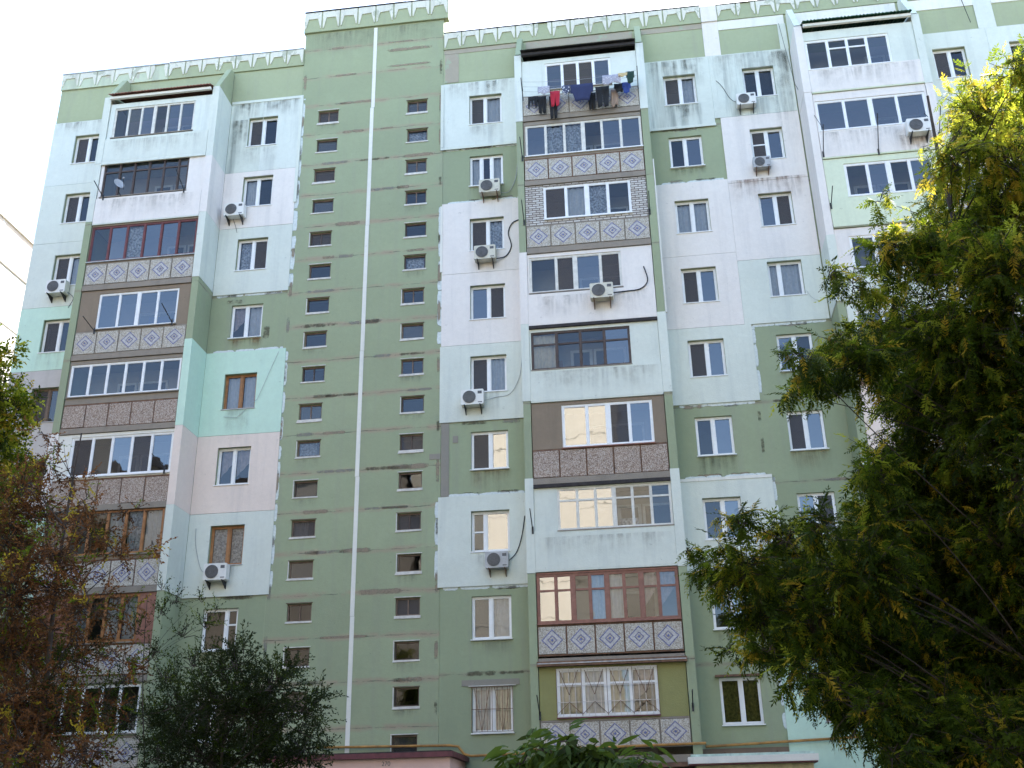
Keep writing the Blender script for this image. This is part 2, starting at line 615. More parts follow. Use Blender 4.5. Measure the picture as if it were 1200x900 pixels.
def mesh_np(name, verts, faces, mats, midx, parent=None, smooth=False):
    me = bpy.data.meshes.new(name)
    nv, nf = len(verts), len(faces)
    k = faces.shape[1]
    me.vertices.add(nv)
    me.vertices.foreach_set('co', np.asarray(verts, np.float32).ravel())
    me.loops.add(nf * k)
    me.loops.foreach_set('vertex_index', faces.astype(np.int32).ravel())
    me.polygons.add(nf)
    me.polygons.foreach_set('loop_start', np.arange(nf, dtype=np.int32) * k)
    for mm in mats:
        me.materials.append(MATS[mm])
    me.polygons.foreach_set('material_index', midx.astype(np.int32))
    me.update(calc_edges=True)
    me.validate()
    o = bpy.data.objects.new(name, me)
    COL.objects.link(o)
    if parent is not None:
        child(o, parent)
    return o


# ------------------------------------------------------------------ the setting
GZ = -3.75
FH = 2.8


def plane(name, x0, x1, y0, y1, z, mat):
    b = MB()
    b.poly([(x0, y0, z), (x1, y0, z), (x1, y1, z), (x0, y1, z)], mat)
    o = b.build(name)
    o['kind'] = 'structure'
    return o


plane("ground", -400, 400, -400, 400, GZ, "yard soil")
plane("road", -120, 120, -44.0, -37.5, GZ + 0.004, "asphalt")
b = MB()
b.box(-120, 120, -6.4, -4.2, GZ - 0.05, GZ + 0.12, "paving")
o = b.build("pavement"); o['kind'] = 'structure'

# ------------------------------------------------------------------ the apartment block
BLD = thing("apartment_building", "nine storey panel apartment block with patchwork of green, white and turquoise paint",
            "building", (-5.0, 0.0, GZ))

XL, XR = -22.85, 21.0
COLS = {'A': (-21.85, -20.65), 'C': (-14.50, -13.30), 'G': (-5.58, -4.31), 'I': (1.93, 3.14), 'J': (4.90, 6.07),
        'L': (11.88, 13.05), 'M': (14.62, 15.82)}
SILL, WH = 0.90, 1.36


def wz(f):
    return (f - 1) * FH + SILL, (f - 1) * FH + SILL + WH


HOLES = []
for c, (x0, x1) in COLS.items():
    for f in range(1, 10):
        z0, z1 = wz(f)
        HOLES.append((x0, x1, z0, z1))
STAIR = []
for k in range(1, 18):
    STAIR.append(('D', -11.65 + random.uniform(-.03, .03), 0.33 + 1.4 * k + random.uniform(-.03, .03), .82))
for k in range(0, 18):
    STAIR.append(('F', -8.05 + random.uniform(-.03, .03), 0.36 + 1.4 * k + random.uniform(-.03, .03), .80))
for s, x, z, w in STAIR:
    HOLES.append((x, x + w, z, z + 0.57))

TX0, TX1 = -12.40, -6.62
# main wall, in the panel sections one can see
b = MB(); b.sheet(XL, TX0 - 0.004, GZ, 25.42, HOLES, 0.0, 0.34, "green paint"); b.build("wall", BLD)
b = MB(); b.sheet(TX0, TX1, GZ, 28.65, HOLES, -0.012, 0.34, "tower green paint", rim=True); b.build("stair_tower_wall", BLD)
b = MB(); b.sheet(TX1 + 0.004, XR, GZ, 25.42, HOLES, 0.0, 0.34, "green paint"); b.build("wall", BLD)
# attic storey
b = MB(); b.sheet(XL, TX0 - 0.004, 25.425, 27.05, [], -0.002, 0.3, "attic green paint"); b.build("attic_wall", BLD)
b = MB(); b.sheet(TX1 + 0.004, XR, 25.425, 27.05, [], -0.002, 0.3, "attic green paint"); b.build("attic_wall", BLD)
# sides, roof and dark coloured sheets for the unlit rooms behind the windows
b = MB()
b.box(XL, XL + 0.3, 0.345, 12, GZ, 27.0, "cold blue paint")
b.box(XR - 0.3, XR, 0.345, 12, GZ, 27.0, "green paint")
b.box(XL, XR, 11.7, 12, GZ, 27.0, "green paint")
b.build("side_wall", BLD)
b = MB()
b.box(XL + 0.31, XR - 0.31, 0.305, 11.69, 26.6, 26.85, "dark bitumen")
b.build("roof", BLD)
b = MB()
b.box(TX0 + .002, TX0 + 0.3, 0.345, 6, 26.86, 29.6, "tower green paint")
b.box(TX1 - 0.3, TX1 - .002, 0.345, 6, 26.86, 29.6, "tower green paint")
b.box(TX0 + .002, TX1 - .002, 5.7, 6.0, 26.86, 29.6, "tower green paint")
b.box(TX0 + .31, TX1 - .31, 0.35, 5.69, 28.9, 29.1, "dark bitumen")
b.build("stair_tower_side_wall", BLD)
b = MB()
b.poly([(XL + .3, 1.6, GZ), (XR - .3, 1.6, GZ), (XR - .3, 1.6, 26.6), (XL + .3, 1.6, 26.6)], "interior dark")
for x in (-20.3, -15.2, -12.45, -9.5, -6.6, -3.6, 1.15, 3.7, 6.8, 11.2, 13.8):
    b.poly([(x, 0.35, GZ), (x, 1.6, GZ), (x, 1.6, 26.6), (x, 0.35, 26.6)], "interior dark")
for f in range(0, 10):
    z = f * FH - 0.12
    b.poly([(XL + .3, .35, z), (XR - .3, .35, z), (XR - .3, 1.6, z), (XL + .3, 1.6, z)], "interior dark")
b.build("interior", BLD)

# painted insulation panels, proud of the wall
PANELS = [
    # section left of the first bay
    (XL, -20.02, 22.30, 25.37, "cold blue paint"), (XL, -20.02, 19.62, 22.295, "pale aqua paint"),
    (XL, -20.02, 16.80, 19.615, "pale aqua paint"), (XL, -20.02, 14.16, 16.795, "turquoise paint"),
    (XL, -20.02, 8.3, 14.155, "lavender grey paint"),
    (-15.27, -13.92, 22.1, 25.50, "stained aqua paint"), (-13.916, -12.30, 22.1, 25.50, "cold blue paint"),
    (-15.27, TX0 + 0.02, 19.55, 22.095, "white insulation paint"), (-15.27, TX0 + 0.02, 16.70, 19.545, "pale aqua paint"),
    (-15.27, TX0 + 0.1, 11.12, 14.34, "turquoise paint"), (-15.27, TX0 + 0.1, 8.30, 11.115, "dusty pink paint"),
    (-15.27, TX0 + 0.1, 5.44, 8.295, "pale aqua paint"),
    (-6.66, -3.64, 22.29, 25.33, "cold blue paint"), (-6.62, -3.64, 16.79, 19.80, "white insulation paint"),
    (-6.62, -3.64, 13.92, 16.785, "white insulation paint"), (-6.66, -3.64, 11.04, 13.915, "pale aqua paint"),
    (-6.68, -3.64, 5.38, 8.40, "pale aqua paint"),
    (1.25, 3.70, 22.24, 25.40, "stained aqua paint"),
    (1.25, 3.90, 16.75, 19.80, "white insulation paint"), (1.25, 3.90, 13.92, 16.745, "white insulation paint"),
    (1.25, 4.12, 11.11, 13.915, "pale aqua paint"), (1.25, 4.20, 5.47, 8.52, "pale aqua paint"),
    (3.704, 6.73, 22.50, 25.40, "stained aqua paint"), (3.905, 6.73, 19.6, 22.495, "white insulation paint"),
    (3.905, 6.73, 16.39, 19.595, "white insulation paint"), (3.905, 6.73, 13.90, 16.385, "pale aqua paint"),
    (3.76, 6.73, GZ + 0.6, 3.15, "turquoise paint"),
    (11.24, 13.9, 19.6, 25.40, "pale aqua paint"), (13.905, XR, 19.6, 25.40, "cold blue paint"),
    (11.24, XR, 8.3, 19.595, "white insulation paint"),
]
for (x0, x1, z0, z1, m) in PANELS:
    b = MB()
    yb = -0.003 if x1 < TX0 + 0.01 or x0 > TX1 else -0.014
    b.sheet(x0, x1, z0 + .003, z1 - .003, HOLES, -0.05 - random.uniform(0, .006), yb, m)
    b.build("insulation_panel", BLD)

# water stains running down from sills and from the roof edge
def stain_mat(name, col, strength):
    m, N, L, B = new_mat(name)
    out = N["Material Output"]
    tc_ = N.new("ShaderNodeTexCoord")
    geo = N.new("ShaderNodeNewGeometry")
    sx = N.new("ShaderNodeSeparateXYZ"); L.new(tc_.outputs['Generated'], sx.inputs[0])
    st = ramp(N, L, noise(N, L, geo.outputs['Position'], 1.0, 5, .65, (7, 7, .45)), .36, .66)
    br = ramp(N, L, noise(N, L, geo.outputs['Position'], 2.2, 5, .65), .30, .62)
    fz = math_node(N, L, 'POWER', sx.outputs[2], 1.3)
    fx = ramp(N, L, math_node(N, L, 'PINGPONG', sx.outputs[0], .5), 0.0, .14)
    f = math_node(N, L, 'MULTIPLY', math_node(N, L, 'MULTIPLY', st, br), math_node(N, L, 'MULTIPLY', fz, fx))
    f = math_node(N, L, 'MULTIPLY', f, strength)
    tr = N.new("ShaderNodeBsdfTransparent")
    df = N.new("ShaderNodeBsdfDiffuse"); df.inputs[0].default_value = col + (1,)
    mx = N.new("ShaderNodeMixShader")
    L.new(f, mx.inputs[0]); L.new(tr.outputs[0], mx.inputs[1]); L.new(df.outputs[0], mx.inputs[2])
    L.new(mx.outputs[0], out.inputs[0])


stain_mat("soot stain", (0.085, 0.085, 0.065), .85)
stain_mat("faint stain", (0.24, 0.215, 0.18), .5)
stain_mat("rust stain", (0.24, 0.12, 0.06), .8)


def stain(x0, x1, z0, z1, mat, y=-.0615):
    q = MB(); q.poly([(x0, y, z0), (x1, y, z0), (x1, y, z1), (x0, y, z1)], mat)
    q.build("rain_stain", BLD)


stain(1.28, 3.6, 23.9, 25.36, "soot stain"); stain(1.9, 3.3, 22.28, 23.24, "soot stain"); stain(2.35, 2.8, 22.26, 23.22, "soot stain")
stain(3.75, 6.7, 23.4, 25.36, "faint stain"); stain(5.9, 6.7, 20.5, 25.3, "soot stain"); stain(4.8, 6.1, 22.52, 23.2, "faint stain")
stain(-6.6, -3.7, 24.3, 25.3, "faint stain"); stain(-5.0, -4.4, 24.65, 25.28, "soot stain"); stain(-5.6, -4.3, 22.35, 23.2, "faint stain")
stain(-15.2, -12.4, 24.5, 25.39, "soot stain"); stain(-15.2, -14.5, 22.2, 24.6, "soot stain"); stain(-14.6, -13.2, 22.15, 23.2, "faint stain")
for c_, fs in (('C', (8, 7, 4, 3, 5)), ('G', (7, 6, 5, 3)), ('I', (7, 6, 5)), ('J', (8, 7, 6)), ('A', (9, 8, 7, 6))):
    for f in fs:
        x0, x1 = COLS[c_]
        if random.random() < .35: continue
        stain(x0 - .1 + random.uniform(0, .5), x1 + .1 - random.uniform(0, .4), wz(f)[0] - random.uniform(.5, 1.25), wz(f)[0] - .04, "faint stain")
for c_, fs in (('G', (8, 4, 2)), ('I', (8, 4, 2)), ('J', (5, 4, 3, 2)), ('C', (6, 2))):
    for f in fs:
        x0, x1 = COLS[c_]
        stain(x0 - .05, x1 + .1, wz(f)[0] - random.uniform(.4, .9), wz(f)[0] - .04, random.choice(("faint stain", "soot stain", "rust stain")), -.006)
for s_, x, z, w in STAIR:
    if random.random() < .5:
        stain(x - .05, x + w, z - random.uniform(.3, .5), z - .1, "faint stain", -.018)


def smear_mat(name, col, strength, lo, hi):
    """old mortar smeared along a joint, ragged on every side"""
    m, N, L, B = new_mat(name)
    out = N["Material Output"]
    tc_ = N.new("ShaderNodeTexCoord")
    geo = N.new("ShaderNodeNewGeometry")
    sx = N.new("ShaderNodeSeparateXYZ"); L.new(tc_.outputs['Generated'], sx.inputs[0])
    n = noise(N, L, geo.outputs['Position'], 3.2, 6, .72)
    fz = ramp(N, L, math_node(N, L, 'PINGPONG', sx.outputs[2], .5), 0.0, .35)
    fx = ramp(N, L, math_node(N, L, 'PINGPONG', sx.outputs[0], .5), 0.0, .25)
    v = math_node(N, L, 'MULTIPLY', n, math_node(N, L, 'MULTIPLY', fz, fx))
    f = math_node(N, L, 'MULTIPLY', ramp(N, L, v, lo, hi), strength)
    tr = N.new("ShaderNodeBsdfTransparent")
    df = N.new("ShaderNodeBsdfDiffuse")
    c = mix_col(N, L, noise(N, L, geo.outputs['Position'], 12, 3), tuple(x * .7 for x in col), tuple(x * 1.25 for x in col))
    L.new(c, df.inputs[0])
    mx = N.new("ShaderNodeMixShader")
    L.new(f, mx.inputs[0]); L.new(tr.outputs[0], mx.inputs[1]); L.new(df.outputs[0], mx.inputs[2])
    L.new(mx.outputs[0], out.inputs[0])


smear_mat("mortar smear", (0.33, 0.27, 0.20), .75, .30, .48)
smear_mat("dark peel", (0.13, 0.115, 0.08), .6, .38, .54)
smear_mat("grey smear", (0.30, 0.285, 0.245), .6, .30, .50)


def smear(x0, x1, z0, z1, mat, y):
    q = MB(); q.poly([(x0, y, z0), (x1, y, z0), (x1, y, z1), (x0, y, z1)], mat)
    q.build("mortar_smear", BLD)


smear_mat("paint overlap", (0.66, 0.71, 0.69), .95, .24, .30)
rs = random.Random(21)
for (x, z0, z1, y) in ((-12.31, 16.7, 25.4, -.019), (-6.66, 16.8, 19.8, -.019), (-6.68, 13.9, 16.7, -.0192), (-6.70, 5.4, 8.4, -.019), (4.13, 11.1, 13.9, -.0065),
                       (4.21, 5.5, 8.5, -.0065), (3.76, .6, 3.1, -.0067), (-12.30, 5.5, 14.3, -.0191)):
    z = z0
    while z < z1:
        h_ = rs.uniform(.7, 1.6)
        smear(x - .13, x + .13, z, min(z1, z + h_), "paint overlap", y - rs.uniform(0, .0004))
        z += h_ * .75
for (x0, x1, z, y) in ((-6.6, -3.7, 8.42, -.0063), (-6.6, -3.7, 5.36, -.0063), (1.3, 4.1, 8.54, -.0063), (1.3, 4.0, 5.45, -.0063), (-6.6, -3.7, 19.82, -.0063), (1.3, 3.8, 19.82, -.0063),
                       (-15.2, -12.4, 14.36, -.0063), (-15.2, -12.5, 16.69, -.0063), (4.0, 6.7, 13.88, -.0063), (1.3, 4.0, 11.09, -.0063), (-6.6, -3.7, 22.26, -.0063)):
    x = x0
    while x < x1:
        w_ = rs.uniform(.6, 1.5)
        smear(x, min(x1, x + w_), z - .12, z + .12, "paint overlap", y - rs.uniform(0, .0004))
        x += w_ * .75
for k in range(1, 20):
    z = 1.16 + 1.4 * k
    for _ in range(rs.choice((1, 2, 2, 3))):
        xa = rs.uniform(TX0 + .1, TX1 - 1.4); w_ = rs.uniform(.7, 2.4); h_ = rs.uniform(.14, .34)
        smear(xa, min(xa + w_, TX1 - .05), z - h_ / 2, z + h_ / 2, rs.choice(("mortar smear", "mortar smear", "dark peel", "grey smear")), -.0165 - .0002 * k)
for (x0, x1, y, zs) in ((-15.2, -12.45, -.006, (16.66, 5.40, 2.66)), (-6.5, -3.7, -.006, (22.22, 19.9, 10.98, 8.5, 5.30, 2.66)), (1.3, 3.7, -.006, (22.16, 19.9, 11.03, 8.6, 5.40, 2.66)),
                        (3.9, 6.7, -.006, (13.82, 11.06, 8.26, 5.46, 2.66))):
    for z in zs:
        for _ in range(2):
            xa = rs.uniform(x0, x1 - .8); w_ = rs.uniform(.6, 1.8); h_ = rs.uniform(.14, .36)
            smear(xa, min(xa + w_, x1), z - h_ / 2, z + h_ / 2, rs.choice(("mortar smear", "dark peel", "grey smear")), y - rs.uniform(0, .0012))
for k in range(14):
    z = 1.0 + 1.9 * k + rs.uniform(-.4, .4)
    smear(-6.80, -6.63, z, z + rs.uniform(.8, 1.7), rs.choice(("mortar smear", "dark peel")), -.0215)
    smear(-12.38, -12.2, z, z + rs.uniform(.8, 1.7), rs.choice(("mortar smear", "grey smear")), -.0217)
    smear(3.95, 4.12, z * .5, z * .5 + rs.uniform(.6, 1.3), "dark peel", -.0085)
smear(-9.3, -6.7, 27.2, 27.5, "mortar smear", -.0222); smear(-9.3, -6.7, 26.45, 26.65, "mortar smear", -.0224)
smear(-14.9, -13.9, 16.2, 16.6, "dark peel", -.0077); smear(-13.3, -12.9, 14.5, 15.6, "dark peel", -.0078)
stain(3.85, 6.7, 18.6, 19.7, "rust stain")
stain(TX0, TX0 + 5.7, 27.3, 28.6, "faint stain", -.018); stain(XL, -20.1, 24.6, 25.34, "faint stain")
stain(-3.3, .9, 13.95, 14.9, "faint stain", -1.342); stain(-3.3, .9, 5.75, 6.5, "faint stain", -1.342); stain(-3.3, .9, 11.2, 12.1, "faint stain", -1.342)
stain(-19.6, -15.7, 22.35, 23.2, "faint stain", -1.342); stain(-19.6, -15.7, 19.55, 20.5, "faint stain", -1.342)
stain(7.1, 10.9, 22.2, 23.2, "faint stain", -1.342); stain(7.1, 10.9, 19.4, 20.5, "faint stain", -1.342); stain(9.7, 10.9, 19.0, 20.1, "rust stain", -1.343)

# pale brushed edges along some of the panels, and the white seam on the stair tower
b = MB()
for z0, z1, dx in ((0.3, 4.6, .01), (4.61, 9.3, 0), (9.31, 14.0, -.02), (14.01, 19.2, -.01), (19.21, 24.6, .0), (24.61, 28.6, .03)):
    b.box(-9.54 + dx, -9.40 + dx, -0.03, -0.013, z0, z1, "white trim paint")
b.build("seam_strip", BLD)
boxes("panel_edging", BLD, [
    (-15.27, TX0 + .1, -.075, -.052, 25.40, 25.52, "pale aqua paint"),
    (TX0 - .02, TX0 + .1, -.078, -.056, 20.5, 25.395, "pale aqua paint"),
    (-6.70, -3.64, -.075, -.058, 22.22, 22.33, "pale aqua paint"),
    (-6.70, -6.58, -.078, -.058, 22.34, 25.3, "pale aqua paint"),
    (-6.68, -6.60, -.078, -.058, 16.9, 19.7, "white trim paint"),
    (1.25, 3.72, -.075, -.058, 22.18, 22.29, "pale aqua paint"),
    (1.25, 4.2, -.075, -.058, 8.43, 8.53, "white trim paint"),
])
boxes("mortar_repair", BLD, [
    (-6.60, -6.33, -.02, -.004, 8.42, 11.03, "grey mortar"),
    (-7.0, -6.62, -.03, -.014, 9.75, 9.95, "grey mortar"),
    (-6.2, -6.02, -.02, -.004, 10.3, 10.55, "grey mortar"),
    (-5.9, -4.1, -.025, -.004, 2.29, 2.47, "grey mortar"),
    (-6.58, -3.7, -.02, -.004, 26.84, 27.05, "raw plaster"),
    (1.25, 3.6, -.02, -.004, 26.80, 27.05, "raw plaster"),
    (-6.55, -6.0, -.018, -.004, 25.43, 26.83, "raw plaster"),
    (-3.3, .9, -.018, -.004, 26.7, 27.04, "raw plaster"),
])
# whitewashed attic strips on the right-hand section
boxes("attic_trim", BLD, [
    (3.61, 4.21, -.03, -.004, 25.42, 27.055, "white insulation paint"),
    (4.214, 6.72, -.028, -.004, 26.62, 27.05, "white trim paint"),
    (6.45, 6.75, -.03, -.004, 25.42, 26.616, "pale aqua paint"),
    (7.05, 10.9, -.028, -.004, 26.5, 27.05, "white trim paint"),
    (11.3, 14.2, -.028, -.004, 26.55, 27.05, "white trim paint"),
    (13.7, 14.35, -.032, -.029, 25.42, 27.0, "pale aqua paint"),
    (14.36, XR, -.028, -.004, 26.55, 27.05, "white trim paint"),
])


# parapets with a relief of white tapering frames
def parapet(x0, x1, z0, z1, yf, green, step, coping, wear=0.0):
    p = MB()
    p.box(x0, x1, yf, yf + 0.28, z0, z1, green)
    po = p.build("parapet", BLD)
    r = MB()
    n = max(1, round((x1 - x0) / step))
    w = (x1 - x0) / n
    h = z1 - z0
    for i in range(n):
        a = x0 + i * w + 0.02
        c = a + w - 0.04
        t = z1 - 0.015
        lh = h * random.uniform(0.72, 0.9)
        th = h * random.uniform(0.26, 0.36)
        y0, y1 = yf - 0.035, yf - 0.001
        m = "white relief paint"
        r.prism([(a, t), (a + .02, t - lh), (a + .05, t - lh), (a + .16, t - th), (a + .16, t)], 'y', y0, y1, m)
        if random.random() > wear:
            r.prism([(a + .163, t), (a + .163, t - th), (c - .163, t - th * random.uniform(.85, 1.1)), (c - .163, t)], 'y', y0, y1, m)
        r.prism([(c, t), (c - .16, t), (c - .16, t - th), (c - .05, t - lh), (c - .02, t - lh)], 'y', y0, y1, m)
    child(r.build("parapet_relief"), po).matrix_parent_inverse = Matrix.Translation(-BLD.location) @ Matrix.Identity(4)
    c = MB()
    x = x0
    while x < x1 - .01:
        e = min(x1, x + random.uniform(1.6, 2.6))
        c.box(x, e - .006, yf - 0.05, yf + 0.34, z1, z1 + random.uniform(.03, .06), coping)
        x = e
    cc = c.build("coping")
    child(cc, po)
    for ch in po.children:
        ch.matrix_parent_inverse = Matrix.Identity(4)


parapet(-22.87, -18.2, 27.06, 27.82, -.07, "faded mint paint", .74, "zinc sheet", .1)
parapet(-18.19, TX0 - .006, 27.06, 27.86, -.06, "attic green paint", .74, "zinc sheet", .1)
parapet(TX0 - .06, TX1 + .2, 28.66, 29.66, -.10, "attic green paint", .72, "dark bitumen")
parapet(TX1 + .02, 3.60, 27.06, 27.86, -.06, "attic green paint", .74, "dark bitumen", .1)
parapet(4.22, 14.0, 27.06, 27.80, -.06, "attic green paint", .74, "dark bitumen", .2)
parapet(14.4, XR, 27.06, 27.80, -.06, "attic green paint", .74, "dark bitumen", .2)
boxes("parapet_pier", BLD, [
    (3.604, 4.216, -.09, .3, 27.06, 27.83, "white insulation paint"),
    (14.004, 14.396, -.09, .3, 27.06, 27.83, "pale aqua paint"),
])


# ------------------------------------------------------------------ windows
def curtain(mb, x0, x1, z0, z1, y, mat, amp=.025, full=True):
    n = max(8, int((x1 - x0) / 0.035))
    k = mb.mi(mat)
    base = len(mb.v)
    ph = random.uniform(0, 6)
    for i in range(n + 1):
        x = x0 + (x1 - x0) * i / n
        yy = y + amp * math.sin(i * 1.15 + ph + 0.6 * math.sin(i * .37 + ph))
        zz = z0 if full else z0 + (z1 - z0) * (0.25 + 0.45 * (i / n))
        mb.v.append((x, yy, zz)); mb.v.append((x, yy, z1))
    for i in range(n):
        a = base + 2 * i
        mb.f.append((a, a + 2, a + 3, a + 1)); mb.m.append(k)


CUR = {'c': "curtain white", 'y': "curtain cream", 'l': "curtain lace", 'o': "curtain olive", 'r': "curtain rose"}


def window(x0, x1, z0, z1, kinds, frame="white plastic", split=0.5, y=0.10, transom=None, sill=True, bars=None, label=None, name="window"):
    """kinds: one letter per leaf: g glass, m strongly mirroring, s insect screen, d dusty, c/y/l/o/r glass before a curtain"""
    fb = MB()
    e = .05
    ya, yb = y, y + .07
    fb.box(x0, x0 + e, ya, yb, z0, z1, frame); fb.box(x1 - e, x1, ya, yb, z0, z1, frame)
    fb.box(x0 + e, x1 - e, ya, yb, z0, z0 + e, frame); fb.box(x0 + e, x1 - e, ya, yb, z1 - e, z1, frame)
    n = len(kinds)
    if n == 2:
        ed = [x0 + e, x0 + (x1 - x0) * split, x1 - e]
    else:
        ed = [x0 + e + (x1 - x0 - 2 * e) * i / n for i in range(n + 1)]
    for i in range(1, n):
        fb.box(ed[i] - .04, ed[i] + .04, ya - .008, yb - .008, z0 + e, z1 - e, frame)
    gb = MB()
    cb = MB()
    for i, k in enumerate(kinds):
        a = ed[i] + (.04 if i else 0); c = ed[i + 1] - (.04 if i < n - 1 else 0)
        # sash
        s = .035
        zz0, zz1 = z0 + e, z1 - e
        sy0, sy1 = ya + .012, yb - .012
        fb.box(a, a + s, sy0, sy1, zz0, zz1, frame); fb.box(c - s, c, sy0, sy1, zz0, zz1, frame)
        fb.box(a + s, c - s, sy0, sy1, zz0, zz0 + s, frame); fb.box(a + s, c - s, sy0, sy1, zz1 - s, zz1, frame)
        if transom and transom[0] == i:
            tz = zz0 + (zz1 - zz0) * transom[1]
            fb.box(a + s, c - s, sy0, sy1, tz - .025, tz + .025, frame)
        gm = {'s': "insect screen", 'd': "dusty glass", 'm': "mirror glass", 'k': "coated glass"}.get(k, "window glass")
        gy = sy0 + .012 if k == 's' else sy0 + .03
        tl = random.uniform(-.008, .008); tv = random.uniform(-.006, .006)
        gb.poly([(a + s, gy + tl, zz0 + s), (c - s, gy - tl, zz0 + s), (c - s, gy - tl + tv, zz1 - s), (a + s, gy + tl + tv, zz1 - s)], gm)
        if k in CUR:
            curtain(cb, a + .01, c - .01, zz0 - .02, zz1, y + .16, CUR[k], full=(k != 'r'))
    w = fb.build(name, BLD)
    if label:
        w['label'] = label
    gb.build("glass", w).matrix_parent_inverse = Matrix.Identity(4)
    if cb.f:
        cb.build("curtain", w).matrix_parent_inverse = Matrix.Identity(4)
    if sill:
        sb = MB()
        sb.box(x0 - .03, x1 + .03, -.085, ya - .002, z0 - .035, z0 - .004, "white plastic" if frame == "white plastic" else "zinc sheet")
        sb.build("sill", w).matrix_parent_inverse = Matrix.Identity(4)
    if bars:
        bb = MB()
        yy = -.10
        for t in range(9):
            xx = x0 + (x1 - x0) * t / 8
            bb.tube([(xx, yy, z0 + .02), (xx, yy, z1 - .02)], .010, bars, 4)
        for t in (.02, .5, .98):
            zz = z0 + (z1 - z0) * t
            bb.tube([(x0, yy + .002, zz), (x1, yy + .002, zz)], .011, bars, 4)
        for q in range(2):
            xa = x0 + (x1 - x0) * (.5 * q + .06); xb = x0 + (x1 - x0) * (.5 * q + .44)
            xm = (xa + xb) / 2
            bb.tube([(xm, yy - .012, z0 + .03), (xa, yy - .012, z1 - .03)], .009, bars, 4)
            bb.tube([(xm, yy - .012, z0 + .03), (xb, yy - .012, z1 - .03)], .009, bars, 4)
        bb.build("window_bars", w).matrix_parent_inverse = Matrix.Identity(4)
    return w


W, OW, BR = "white plastic", "orange wood frame", "old brown frame"
WIN = {
    'A': {9: ('sg',), 8: ('sg',), 7: ('sc',), 6: ('sg',), 5: ('sd', BR), 4: ('sg', BR), 3: ('gg', BR), 2: ('gg', BR), 1: ('gg',)},
    'C': {9: ('sg',), 8: ('cg',), 7: ('ls',), 6: ('rc',), 5: ('cc', OW), 4: ('rr',), 3: ('ll', OW), 2: ('gg', W, .66, (1, .62)), 1: ('gg',)},
    'G': {9: ('sc',), 8: ('cgc',), 7: ('sl',), 6: ('ms',), 5: ('sc',), 4: ('sk',), 3: ('dk', W, .36, (0, .5)), 2: ('dc',), 1: ('cy',)},  # second storey's right leaf: white curtain stands in for a bright reflection
    'I': {9: ('sc',), 8: ('gm',), 7: ('cc',), 6: ('sm',), 5: ('sm',), 4: ('gm',), 3: ('gm',), 2: ('gm',), 1: ('oo',)},
    'J': {9: ('gg',), 8: ('sm', W, .5, (0, .55)), 7: ('ms',), 6: ('cc', W, .34), 5: ('mg',), 4: ('sm',), 3: ('ms',), 2: ('mg',), 1: ('gg', BR)},
    'L': {9: ('sg',), 8: ('gg',), 7: ('gg',), 6: ('cg',), 5: ('gg',), 4: ('sg',), 3: ('gg',), 2: ('gg',), 1: ('gg',)},
    'M': {9: ('gg',), 8: ('sg',), 7: ('gg',), 6: ('gg',), 5: ('gg',), 4: ('gg',), 3: ('gg',), 2: ('gg',), 1: ('gg',)},
}
for cn, dct in WIN.items():
    x0, x1 = COLS[cn]
    for f, sp in dct.items():
        z0, z1 = wz(f)
        kinds = sp[0]
        fr = sp[1] if len(sp) > 1 else W
        spl = sp[2] if len(sp) > 2 else random.choice((.48, .5, .52))
        tr = sp[3] if len(sp) > 3 else None
        bars = "rust iron" if (cn, f) == ('G', 1) else None
        lab = None
        if fr == OW: lab = "orange brown wooden window with curtains"
        if bars: lab = "white window behind rusty iron bars"
        window(x0, x1, z0, z1, kinds, fr, spl, transom=tr, bars=bars, label=lab)
# dark hoods over the two ground-row windows
boxes("window_hood", BLD, [
    (1.82, 3.24, -.16, -.004, 2.27, 2.33, "rust iron"),
    (-5.68, -4.21, -.09, -.004, 2.265, 2.288, "plaster sill"),
])

